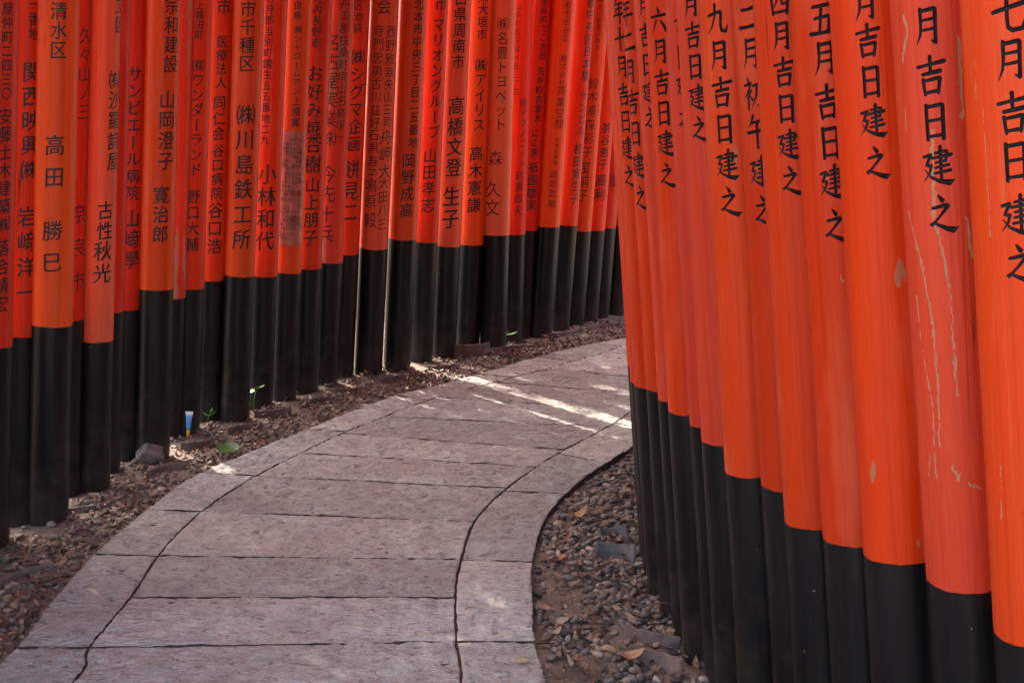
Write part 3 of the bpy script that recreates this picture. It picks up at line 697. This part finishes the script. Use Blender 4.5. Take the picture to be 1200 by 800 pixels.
def gate(pl, pr, left_spec, right_spec, label, cap_w=.064):
    gloc = (pl.F + pr.F) / 2
    g = empty("torii_gate", gloc); tag(g, label, "torii gate", "torii gates standing in a close row")
    build_pillar(g, gloc, pl, **left_spec); build_pillar(g, gloc, pr, **right_spec)
    up = Vector((0, 0, 1))
    at = lambda p, s: p.F + p.a * s - gloc
    V, F = box_between(at(pl, 2.72), at(pr, 2.72), up, .04, .11, ext=.14); mesh_obj("tie_beam", V, F, V_BRIGHT, g)
    V, F = box_between(at(pl, PIL_H), at(pr, PIL_H), up, .05, .15, ext=.26, curve=.05, nseg=12); mesh_obj("lintel", V, F, V_BRIGHT, g)
    V, F = box_between(at(pl, PIL_H), at(pr, PIL_H), up, cap_w, .045, lift=.152, ext=.32, curve=.065, nseg=12); mesh_obj("ridge_cap", V, F, BLACK, g)
    return g

def notice_plate(p, sh):
    # thin bent metal sheet with columns of tiny dark writing, one mesh with two materials
    s0, s1 = find_s(p, 287), find_s(p, 153); ph0 = find_phi(p, s0, 331); ph1 = find_phi(p, s1, 356)
    pm0 = find_phi(p, (s0 + s1) / 2, 329); pm1 = find_phi(p, (s0 + s1) / 2, 355)
    if pm1 < pm0: pm0, pm1 = pm1, pm0
    R = p.r * 1.012 + .0025; V, F, mi = [], [], []
    n = 16
    for rad in (R, p.r * .985):
        for s in (s0, s1):
            for k in range(n + 1):
                t = pm0 + (pm1 - pm0) * k / n; V.append((rad * math.cos(t), rad * math.sin(t), s))
    w = n + 1
    for k in range(n): F.append((k, k + 1, w + k + 1, w + k)); mi.append(0)
    for k in range(n):
        F.append((k, 2 * w + k, 2 * w + k + 1, k + 1)); mi.append(0); F.append((w + k, w + k + 1, 3 * w + k + 1, 3 * w + k)); mi.append(0)
    F.append((0, w, 3 * w, 2 * w)); mi.append(0); F.append((w - 1, 3 * w - 1, 4 * w - 1, 2 * w - 1)); mi.append(0)
    kan = "伏見稲荷奉納鳥居修理会社日本京都市区町村大田山川島木林代表取締役店主"
    ncol = 7; rows = 24; H = (s1 - s0); cw = (pm1 - pm0) / (ncol + .6); rad = R + .0006
    for c in range(ncol):
        if c == 6: continue
        for r in range(rows):
            if (c < 2 and r < 1) or random.random() < .12 or (r % 8 == 7): continue
            G, GF = char_mesh(random.choice(kan)); size = H / (rows + 3) * .92
            s = s1 - H * (r + 2) / (rows + 3); t = pm0 + cw * (c + .8); b = len(V)
            th = t + G[:, 0] * min(size, cw * R * .9) / R
            V += list(zip(rad * np.cos(th), rad * np.sin(th), s + G[:, 1] * size)); F += [[v + b for v in f] for f in GF]; mi += [1] * len(GF)
    o = mesh_obj("notice_plate", V, F, None, sh, mats=[PLATE, INK], midx=mi)
    o["label"] = "worn brownish metal notice plate with rows of tiny writing"

# opposite pillars, hidden behind the rows or beyond the frame
NL, NR = len(lp), len(rp)
lrow0 = lp[0].F
def left_hidden(k):                              # k = 1.. steps nearer than the first left pillar
    return free_pillar((lrow0.x - .03 * k ** .5, lrow0.y - .175 * k), np.array([1., 0.]), 4.6, .076, .74)
rcurve = spline([(rp[-1].F.x, rp[-1].F.y), (.62, 5.0), (.84, 5.72), (1.30, 6.58), (2.0, 7.36), (2.9, 7.95)], 200)
def right_hidden(j, n):
    k = (j + 1) / (n + .5) * 199; q = curve_seg(rcurve, k, k + .01, 2)[0]; q1 = curve_seg(rcurve, max(0, k - 3), min(199, k + 3), 2)
    t = q1[1] - q1[0]; t /= np.linalg.norm(t)
    return free_pillar(q, np.array([-t[1], t[0]]), 4.6, .064, .72)
for i in range(NR):                              # gates whose right pillar is in view
    xl, yb, r, mat, cols, lab = RIGHT[i]
    sc = scars_N if i == 1 else scars_O if i == 0 else scars_L if i == 3 else ()
    gate(left_hidden(NR - i), rp[i], dict(mat=V_BRIGHT), dict(mat=mat, carved=cols, scars=sc), "vermilion torii gate, right pillar " + lab)
for i in range(NL):
    xr, yb, r, mat, ink, cols, lab = LEFT[i]
    gate(lp[i], right_hidden(i, NL), dict(mat=mat, cols=cols, ink=ink, plate=notice_plate if i == 13 else None), dict(mat=V_BRIGHT), "vermilion torii gate, left pillar " + lab, .064 if i < 10 or i % 4 == 1 else .115)
lq, rq = lp[-1].F, rcurve[-1]
for j in range(1, 5):                            # the next gates round the bend, seen only as slivers
    a = free_pillar((lq.x + .14 * j, lq.y + .125 * j), np.array([.66, -.75]), 4.6, .078, .74)
    b = free_pillar((rq[0] + .12 * j, rq[1] + .07 * j), np.array([-.5, .86]), 4.6, .064, .72)
    gate(a, b, dict(mat=V_DEEP), dict(mat=V_BRIGHT), ("vermilion torii gate at the bend, %s past the last inscribed left pillar") % ("first", "second", "third", "fourth")[j - 1])
bpy.data.objects.remove(_to); bpy.data.curves.remove(_cu)
LROW = np.array([[p.F.x, p.F.y] for p in lp]); RROW = np.array([[p.F.x, p.F.y] for p in rp])
RALL = np.vstack([RROW, rcurve])

# ------------------------------------------------------------------ unseen trees added to break the sunlight, and shrubs, beyond the left row
BARK = plain("tree_bark", (.11, .075, .05), .9, .15, 9, .5, 1.0, .03)
FOLIAGE = vcol_mat("tree_foliage", .5, .35, 20, .3, .2, .002)
def tree(x, y, h, cz, R, nleaf, label, cat="tree", group="unseen trees added beyond the left row to shade the path"):
    t = empty(cat, (x, y, -.05)); tag(t, label, cat, group)
    V, F = loft([(0, .26, .24), (.5, .19, .18), (h * .4, .15, .15), (h * .7, .10, .10), (h, .03, .03)], 14)
    V = [(a + .12 * math.sin(c * .8), b + .1 * math.sin(c * .6 + 1), c) for a, b, c in V]
    tr = mesh_obj("trunk", V, F, BARK, t, True)
    clumps = []; lv, lf = [], []
    for k in range(22):
        a = rng.uniform(0, 6.28); rr = R * math.sqrt(rng.random()); zz = cz + rng.uniform(-.6, .75) * R * .8
        c = np.array([rr * math.cos(a), rr * math.sin(a), zz]); clumps.append((c, R * rng.uniform(.28, .48)))
        b0 = np.array([.12 * math.sin((zz - R * .5) * .8), 0, max(h * .35, zz - R * .6)]); d = c - b0; n = 6; base = len(lv)
        sd = np.cross(d, [0, 0, 1.]); sd /= np.linalg.norm(sd) + 1e-6; up = np.cross(sd, d); up /= np.linalg.norm(up) + 1e-6
        for j, (u, r) in enumerate(((0, .05), (.5, .035), (1, .01))):
            q = b0 + d * u + np.array([0, 0, .15 * math.sin(u * 3.1)])
            for e in range(n): f = 2 * math.pi * e / n; lv.append(q + (sd * math.cos(f) + up * math.sin(f)) * r)
        for j in range(2):
            for e in range(n): lf.append((base + j * n + e, base + j * n + (e + 1) % n, base + (j + 1) * n + (e + 1) % n, base + (j + 1) * n + e))
    mesh_obj("limbs", lv, lf, BARK, t, True)
    ci = rng.integers(0, len(clumps), nleaf); C0 = np.array([c[0] for c in clumps])[ci]; cr = np.array([c[1] for c in clumps])[ci]
    dr = rng.normal(size=(nleaf, 3)); dr /= np.linalg.norm(dr, axis=1)[:, None]; pos = C0 + dr * (cr * rng.random(nleaf) ** .4)[:, None]
    u = rng.normal(size=(nleaf, 3)); u /= np.linalg.norm(u, axis=1)[:, None]; w = np.cross(u, rng.normal(size=(nleaf, 3))); w /= np.linalg.norm(w, axis=1)[:, None]
    L = rng.uniform(.06, .11, nleaf)[:, None]; W = L * .42
    V = np.stack([pos - u * L, pos + w * W, pos + u * L, pos - w * W], 1).reshape(-1, 3)
    tint = np.array([.045, .085, .018]) * rng.uniform(.6, 1.5, (nleaf, 1)); T = np.repeat(np.c_[tint, np.ones(nleaf)], 4, 0)
    np_mesh("crown", V, np.arange(4 * nleaf).reshape(-1, 4), FOLIAGE, t, {"tint": T}, False)
def loft(sections, n=20):
    V, F = [], []
    for (z, rx, ry) in sections:
        for k in range(n): a = 2 * math.pi * k / n; V.append((rx * math.cos(a), ry * math.sin(a), z))
    for i in range(len(sections) - 1):
        for k in range(n): F.append((i * n + k, i * n + (k + 1) % n, (i + 1) * n + (k + 1) % n, (i + 1) * n + k))
    F.append(tuple(range(n))[::-1]); F.append(tuple((len(sections) - 1) * n + k for k in range(n)))
    return V, F
tree(-3.65, 9.2, 7.4, 6.2, 2.15, 19000, "unseen leafy tree added to shade the path, beyond the left row, nearest the camera")
tree(-2.2, 13.35, 7.0, 6.0, 1.45, 8000, "unseen leafy tree added behind the bend to block sun, farther from the path")
for x_, y_, R_ in ((-2.9, 12.2, 1.25), (-1.5, 13.0, 1.35), (-.1, 13.8, 1.3), (1.4, 14.2, 1.3)):
    tree(x_, y_, 2.4, 1.55, R_, 3500, "dense leafy shrub glimpsed through gaps behind the left row", "shrub", "shrubs behind the left row")

# ------------------------------------------------------------------ ground litter
ICO = {}
def ico(n):
    if n not in ICO:
        bm = bmesh.new(); bmesh.ops.create_icosphere(bm, subdivisions=n, radius=1)
        ICO[n] = (np.array([v.co[:] for v in bm.verts]), np.array([[v.index for v in f.verts] for f in bm.faces])); bm.free()
    return ICO[n]
def rot_z(a):
    c, s = math.cos(a), math.sin(a); return np.array([[c, -s, 0], [s, c, 0], [0, 0, 1]])
def rot_x(a):
    c, s = math.cos(a), math.sin(a); return np.array([[1, 0, 0], [0, c, -s], [0, s, c]])
def pebble(sub, L, W, H, loc, rz, tx, ty):
    V, F = ico(sub); k = rng.random(3) * 6.28
    f = 1 + .10 * np.sin(2.1 * V[:, 0] + k[0]) + .09 * np.sin(2.6 * V[:, 1] + k[1]) + .06 * np.sin(3.3 * V[:, 2] + V[:, 0] * 2 + k[2])
    Q = V * f[:, None] * np.array([L, W, H]) / 2
    Q = Q @ rot_x(tx).T; Q = Q[:, [1, 0, 2]] @ rot_x(ty).T; Q = Q[:, [1, 0, 2]] @ rot_z(rz).T
    return Q + loc, F
PEB_COL = np.array([(.125, .112, .105), (.165, .150, .140), (.23, .205, .185), (.085, .072, .068), (.18, .135, .105), (.25, .19, .145), (.14, .092, .068), (.33, .30, .27)])
PEB_W = np.array([.22, .2, .14, .14, .12, .07, .07, .04])
def edge_at(curve, y):
    return np.interp(y, curve[:, 1], curve[:, 0])
def dist_to(row, p): return np.sqrt(((row - p) ** 2).sum(1)).min()
class Hash:
    def __init__(s, c): s.c = c; s.d = {}
    def ok(s, x, y, r):
        i, j = int(x // s.c), int(y // s.c)
        for a in range(i - 1, i + 2):
            for b in range(j - 1, j + 2):
                for (u, v, q) in s.d.get((a, b), ()):
                    if (u - x) ** 2 + (v - y) ** 2 < ((r + q) * .82) ** 2: return False
        s.d.setdefault((i, j), []).append((x, y, r)); return True
def signed_out(outer, p, left):
    """distance beyond the path's outer edge (positive = off the path)"""
    k = int(np.argmin(((outer - p) ** 2).sum(1))); k = min(max(k, 1), len(outer) - 2)
    t = outer[k + 1] - outer[k - 1]; t /= np.linalg.norm(t); d = p - outer[k]; c = t[0] * d[1] - t[1] * d[0]
    return c if left else -c
def scatter_pebbles():
    VV, FF, CC = [], [], []; base = 0
    def put(V, F, col):
        nonlocal base
        col = np.asarray(col) * np.array([1.08, .96, .80])
        VV.append(V); FF.append(F + base); CC.append(np.tile([*col, 1], (len(V), 1))); base += len(V)
    h = Hash(.06); cnt = 0
    # right bed: larger smooth river pebbles in clumps
    for _ in range(26000):
        y = rng.uniform(2.9, 6.6); x = rng.uniform(-.1, 1.4); p = np.array([x, y])
        so = signed_out(E_RO, p, False)
        if so < .012 or so > .75: continue
        if dist_to(RALL, p) < .055: continue
        cl = vnoise(np.array(x * 5.5), np.array(y * 4.2), 21); cl2 = vnoise(np.array(x * 15), np.array(y * 13), 22)
        lim = np.interp(y, [3.3, 3.9, 4.3, 5.2], [.44, .42, .30, .16])
        if cl * .65 + cl2 * .35 < lim: continue
        L = rng.uniform(.026, .048) * (1 if rng.random() > .08 else 1.35); W = L * rng.uniform(.6, .85); H = L * rng.uniform(.34, .55)
        if not h.ok(x, y, (L + W) / 4): continue
        z = float(ground_z(x, y)) + H * rng.uniform(.10, .42)
        V, F = pebble(2, L, W, H, np.array([x, y, z]), rng.uniform(0, 6.28), rng.normal(0, .25), rng.normal(0, .25))
        c = PEB_COL[rng.choice(8, p=PEB_W)] * rng.uniform(.75, 1.2); put(V, F, c); cnt += 1
    # a second thinner layer of pebbles resting on the first
    for _ in range(1500):
        y = rng.uniform(3.3, 6.2); x = rng.uniform(0, 1.2); p = np.array([x, y]); so = signed_out(E_RO, p, False)
        if so < .05 or so > .6 or dist_to(RALL, p) < .06: continue
        if vnoise(np.array(x * 5.5), np.array(y * 4.2), 21) < .55: continue
        L = rng.uniform(.024, .040); W = L * rng.uniform(.6, .85); H = L * rng.uniform(.35, .55)
        V, F = pebble(2, L, W, H, np.array([x, y, float(ground_z(x, y)) + H * .5 + .010]), rng.uniform(0, 6.28), rng.normal(0, .4), rng.normal(0, .4))
        put(V, F, PEB_COL[rng.choice(8, p=PEB_W)] * rng.uniform(.8, 1.25))
    # left strip: smaller mixed stones
    h = Hash(.05)
    for _ in range(26000):
        k = rng.integers(0, len(E_LO)); q = E_LO[k]
        if q[1] < 3.2 or q[0] > 1.3: continue
        p = q + rng.normal(0, .35, 2)
        so = signed_out(E_LO, p, True)
        if so < .008 or so > .75: continue
        if dist_to(LROW, p) < .07: continue
        L = rng.uniform(.016, .042); W = L * rng.uniform(.55, .9); H = L * rng.uniform(.35, .65)
        if vnoise(p[0:1] * 6, p[1:2] * 6, 31)[0] < .36 and rng.random() < .75: continue
        if not h.ok(p[0], p[1], (L + W) / 4): continue
        z = float(ground_z(p[0], p[1])) + H * rng.uniform(.1, .45)
        V, F = pebble(2 if L > .026 else 1, L, W, H, np.array([p[0], p[1], z]), rng.uniform(0, 6.28), rng.normal(0, .35), rng.normal(0, .35))
        c = PEB_COL[rng.choice(8, p=PEB_W)] * rng.uniform(.7, 1.35) * np.array([1.05, .95, .9]); put(V, F, c)
    # grit and small chips over the bare soil on both sides
    for _ in range(14000):
        rt = rng.random() < .5
        if rt: p = np.array([rng.uniform(-.1, 1.3), rng.uniform(3.0, 6.4)]); so = signed_out(E_RO, p, False)
        else:
            q = E_LO[rng.integers(0, len(E_LO))]
            if q[1] < 3.2 or q[0] > 1.3: continue
            p = q + rng.normal(0, .3, 2); so = signed_out(E_LO, p, True)
        if so < .006 or so > .7 or dist_to(RALL if rt else LROW, p) < .06: continue
        L = rng.uniform(.004, .013); W = L * rng.uniform(.5, .9); H = L * rng.uniform(.3, .7)
        V, F = pebble(1, L, W, H, np.array([p[0], p[1], float(ground_z(p[0], p[1])) + H * .2]), rng.uniform(0, 6.28), rng.normal(0, .4), rng.normal(0, .4))
        put(V, F, PEB_COL[rng.choice(8, p=PEB_W)] * rng.uniform(.6, 1.6) * np.array([1.08, .95, .85]))
    o = np_mesh("gravel", np.vstack(VV), np.vstack(FF), PEBBLE, None, {"tint": np.vstack(CC)})
    tag(o, "grey and brown river pebbles spread beside both kerbs of the path", "gravel", kind="stuff")
scatter_pebbles()
LEAF_COL = [(.21, .11, .06), (.27, .16, .09), (.15, .08, .045), (.34, .23, .14), (.11, .06, .038), (.24, .105, .05)]
def leaf_geo(L, W, curl, fold, nu=7, nv=5):
    V = []
    for i in range(nu):
        u = i / (nu - 1); w = W * (math.sin(math.pi * min(1, u * .96 + .03)) ** .8) * (1 - .25 * u)
        for j in range(nv):
            v = j / (nv - 1) * 2 - 1
            V.append((L * (u - .5), v * w / 2, curl * L * (u - .5) ** 2 * 2 + fold * abs(v) * w * .5 + .05 * L * math.sin(u * 7 + v * 3) * .3))
    F = [(i * nv + j, (i + 1) * nv + j, (i + 1) * nv + j + 1, i * nv + j + 1) for i in range(nu - 1) for j in range(nv - 1)]
    return np.array(V), np.array(F)
def scatter_leaves():
    VV, FF, CC = [], [], []; base = 0
    def put(x, y, big=1., lift=.012):
        nonlocal base
        L = rng.uniform(.030, .066) * big; V, F = leaf_geo(L, L * rng.uniform(.28, .5), rng.uniform(-.8, .9), rng.uniform(-.35, .6))
        V = V @ rot_x(rng.normal(0, .35)).T; V = V[:, [1, 0, 2]] @ rot_x(rng.normal(0, .22)).T; V = V[:, [1, 0, 2]] @ rot_z(rng.uniform(0, 6.28)).T
        V = V + np.array([x, y, float(ground_z(x, y)) + lift + rng.uniform(0, .014)])
        c = np.array(LEAF_COL[rng.integers(0, 6)]) * rng.uniform(.6, 1.25)
        VV.append(V); FF.append(F + base); CC.append(np.tile([*c, 1], (len(V), 1))); base += len(V)
    n = 0
    while n < 1500:
        q = E_LO[rng.integers(0, len(E_LO))]
        if q[1] < 3.2 or q[0] > 1.3: continue
        p = q + rng.normal(0, .33, 2); so = signed_out(E_LO, p, True)
        if so < .02 or so > .75 or dist_to(LROW, p) < .085: continue
        if vnoise(p[0:1] * 4, p[1:2] * 4, 41)[0] < .35 and rng.random() < .6: continue
        put(p[0], p[1], .9 if so < .45 else 1.0); n += 1
    n = 0
    while n < 620:
        y = rng.uniform(3.0, 6.6); x = rng.uniform(-.1, 1.3); p = np.array([x, y]); so = signed_out(E_RO, p, False)
        if so < .03 or so > .7 or dist_to(RALL, p) < .075: continue
        if y > 4.0 and rng.random() < .45: continue
        put(x, y, 1.0, .016); n += 1
    o = np_mesh("leaf_litter", np.vstack(VV), np.vstack(FF), LEAF, None, {"tint": np.vstack(CC)})
    tag(o, "dry brown fallen leaves lying among the pebbles beside the path", "leaf litter", kind="stuff")
scatter_leaves()
def single_leaf(px, py, z, L, W, col, rz, label, mat=None, curl=.4, fold=.2, name="fallen_leaf", tilt=.15):
    V, F = leaf_geo(L, W, curl, fold, 11, 7); V = V @ rot_x(tilt).T @ rot_z(rz).T; g = ground(px, py, z)
    o = np_mesh(name, V, F, mat or LEAF, None, {"tint": np.tile([*col, 1], (len(V), 1))}); o.location = (g.x, g.y, z)
    return tag(o, label, "leaf")
single_leaf(268, 525, .008, .115, .085, (.05, .12, .01), .1, "broad green leaf lying on the gravel beside the outer kerb", DGREEN, .2, .1, "green_leaf", .5)
single_leaf(650, 655, -.005, .085, .04, (.42, .13, .04), .2, "rusty orange leaf among pebbles left of the tile shards")
single_leaf(676, 606, -.005, .10, .05, (.50, .28, .13), .7, "pale tan curled leaf near the inner kerb above the pebble bed", None, .9, .5)
single_leaf(612, 773, .006, .045, .032, (.42, .33, .15), .3, "small yellowish leaf lying on the kerb stone at bottom centre", None, .05, .05, tilt=.02)
single_leaf(740, 768, 0.0, .09, .045, (.45, .22, .12), .5, "reddish tan dry leaf beside dark pebbles near bottom right posts")

# ------------------------------------------------------------------ curved roof-tile shards edging the pillars
def tile_shard(px, py, length, rz, bend, label, zc=.0, height=.032, thick=.013, tilt=0.0, zg=-.03):
    bend *= 1.5
    n = 14; V, F = [], []
    for k in range(n + 1):
        t = k / n - .5; a = t * bend
        cx = (length / bend) * math.sin(a); cyy = (length / bend) * (1 - math.cos(a))
        nx_, ny_ = -math.sin(a), math.cos(a)
        e = .0025 * math.sin(k * 1.9 + length * 90)
        for d, zz in ((-thick / 2, -.05), (thick / 2, -.05), (thick / 2, height + e), (-thick / 2, height + e)):
            V.append((cx + nx_ * d, cyy + ny_ * d, zz))
    for k in range(n):
        for e in range(4):
            a = k * 4 + e; b = k * 4 + (e + 1) % 4; F.append((a, a + 4, b + 4, b))
    F.append((0, 1, 2, 3)); m = n * 4; F.append((m + 3, m + 2, m + 1, m))
    o = mesh_obj("edging_tile", V, F, TILE if 'grey' in label else TILE_BROWN); g = ground(px, py, zg + .03); o.location = (g.x, g.y, zg); o.rotation_euler = (tilt, 0, rz)
    md = o.modifiers.new("bevel", 'BEVEL'); md.width = .004; md.segments = 2
    return tag(o, label, "edging tile", "curved tile shards edging the rows of pillars")
for a in [
 (25, 668, .26, .95, -1.0, "brown curved tile shard below the second left pillar, nearest the left edge"),
 (118, 590, .30, .80, 1.1, "long curved tile shard in front of the third left pillar"),
 (192, 545, .20, .70, -.9, "short curved tile shard right of the rough stone"),
 (238, 516, .22, .75, 1.0, "curved tile shard below the blue and white tube"),
 (285, 497, .20, .55, -.9, "low tile shard between the tube and the bright green sprout"),
 (322, 480, .22, .50, 1.0, "curved tile shard just right of the bright green sprout"),
 (372, 466, .24, .55, -.8, "tile shard below the pillars right of the notice plate"),
 (412, 455, .20, .45, .8, "tile shard below the double column pillar"),
 (470, 439, .30, .45, -.7, "pale topped tile shard left of the big upright shard"),
 (522, 428, .22, .40, .7, "narrow tile shard next to the big upright shard"),
 (598, 405, .34, .40, -.6, "long tile shard in front of the palest left pillar"),
 (660, 389, .36, .60, .6, "tile shard by the bright orange pillar near the bend"),
 (704, 380, .34, .70, -.6, "farthest tile shard where the left row meets the right row")]:
    tile_shard(*a)
tile_shard(556, 413, .26, .35, .9, "tall upright brown tile shard in front of a left pillar at the path's middle", height=.085)
tile_shard(718, 624, .13, .3, -1.1, "upper of two grey tile shards left of the right row", height=.05, tilt=-.5, zg=-.04)
tile_shard(722, 645, .17, -.25, -1.2, "lower of two grey tile shards left of the right row", height=.055, tilt=-.35, zg=-.04)
tile_shard(755, 742, .22, -.55, .9, "long brown tile shard at the right row's feet, upper one near bottom", height=.04, tilt=-.4, zg=-.04)
tile_shard(772, 770, .20, -.65, -1.0, "brown tile shard lowest in the picture beside the right row", height=.045, tilt=-.4, zg=-.04)

# rough stone at the foot of the left row
V, F = ico(4); cut = np.array([np.min([1.0] + [h / max(1e-6, v @ n_) for n_, h in ((np.array([.6, -.5, .62]), .72), (np.array([-.7, -.4, .6]), .78), (np.array([.1, -.9, .3]), .8), (np.array([.2, .3, .93]), .76), (np.array([.95, .1, .2]), .82)) if v @ n_ > .01]) for v in V])[:, None]; k = V * cut * (1 + .08 * np.sin(V[:, :1] * 3.1 + 1) + .05 * np.sin(V[:, 1:2] * 7.3 + V[:, 2:3] * 5) + .03 * np.sin(V[:, 2:3] * 15 + V[:, :1] * 12))
o = np_mesh("rough_stone", k * np.array([.072, .065, .062]), F, BOULDER); g = ground(176, 534, 0); o.location = (g.x, g.y, .005)
tag(o, "rough fist sized brown stone at the foot of the left row", "stone")
V, F = ico(3); k = V * (1 + .15 * np.sin(V[:, :1] * 3.3 + 2) + .1 * np.sin(V[:, 1:2] * 5.3))
o = np_mesh("upright_stone", k * np.array([.045, .03, .085]), F, BOULDER); g = ground(571, 404, 0); o.location = (g.x, g.y, .02)
tag(o, "small pointed stone standing beside the tall upright tile shard", "stone")

# blue and white squeezed tube stuck in the gravel
def mat_tube(name, col): return plain(name, col, .3, .5)
tb = empty("squeezed_tube", (0, 0, 0)); g = ground(220, 507, 0); tb.location = (g.x, g.y, -.02); tb.rotation_euler = (-.06, .10, .25)
tag(tb, "small blue and white squeezed tube standing upside down in the gravel", "tube")
V, F = loft([(0, .007, .007), (.012, .008, .008), (.03, .009, .009), (.036, .008, .008)]); mesh_obj("cap", V, F, mat_tube("yellow_plastic", (.75, .45, .03)), tb, True)
V, F = loft([(.036, .010, .010), (.05, .012, .011), (.085, .0145, .009), (.105, .016, .006)]); mesh_obj("tube_body", V, F, mat_tube("blue_plastic", (.10, .28, .62)), tb, True)
V, F = loft([(.105, .0162, .0058), (.118, .0185, .003), (.128, .0195, .0014)]); mesh_obj("crimped_end", V, F, mat_tube("white_plastic", (.75, .8, .85)), tb, True)

# green sprouts
def sprout(px, py, h, leaves, label, z=-.02):
    g = ground(px, py, 0); r = empty("sprout", (g.x, g.y, z)); tag(r, label, "sprout")
    V, F = loft([(0, .0022, .0022), (h * .5, .0018, .0018), (h, .0012, .0012)], 8); V = [(x + .02 * (zz / h) ** 2, y, zz) for x, y, zz in V]; mesh_obj("stem", V, F, GREEN, r, True)
    for (rz, L, W, tilt, zz) in leaves:
        V, F = leaf_geo(L, W, .3, .3, 9, 5); V[:, 0] += L * .5; V = V @ np.array([[math.cos(tilt), 0, math.sin(tilt)], [0, 1, 0], [-math.sin(tilt), 0, math.cos(tilt)]]) @ rot_z(rz).T + np.array([.02 * (zz / h) ** 2, 0, zz])
        np_mesh("leaf", V, F, GREEN, r)
sprout(297, 478, .13, [(-2.4, .07, .055, -.3, .12), (.5, .05, .035, .2, .125), (-1.0, .05, .04, .6, .115)], "bright green two leaf sprout on a thin stalk between left pillars")
sprout(243, 490, .05, [(.2, .05, .018, .5, .03), (2.8, .045, .016, .4, .03), (-1.2, .04, .016, .7, .045), (1.4, .04, .015, .6, .045)], "low dark green sprig right of the squeezed tube")
sprout(588, 402, .09, [(.1, .10, .045, .15, .07), (2.6, .07, .035, .3, .08), (-1.2, .07, .035, .4, .085)], "light green seedling by the tall upright tile shard")
# twigs
def twig(pts, r, label):
    V, F = [], []; n = 7; Q = [Vector(p) for p in pts]
    for i, q in enumerate(Q):
        t = (Q[min(i + 1, len(Q) - 1)] - Q[max(i - 1, 0)]).normalized(); a = t.cross(Vector((0, 0, 1))).normalized(); b = t.cross(a)
        rr = r * (1 - .6 * i / (len(Q) - 1))
        for k in range(n): f = 2 * math.pi * k / n; V.append(q + (a * math.cos(f) + b * math.sin(f)) * rr)
    for i in range(len(Q) - 1):
        for k in range(n): F.append((i * n + k, i * n + (k + 1) % n, (i + 1) * n + (k + 1) % n, (i + 1) * n + k))
    c = Q[0].copy(); o = mesh_obj("twig", [v - c for v in V], F, TWIG, None, True); o.location = c
    tag(o, label, "twig")
gq = lambda px, py, z: tuple(ground(px, py, z))
twig([gq(727, 668, .01), gq(736, 675, .03), gq(746, 684, .035), gq(754, 697, .01)], .003, "thin dark twig arching beside the right row's pebbles")
twig([gq(742, 714, .0), gq(760, 708, .02), gq(778, 706, .03), gq(792, 708, .03)], .0022, "fine straight twig lying across the right pillars' feet")
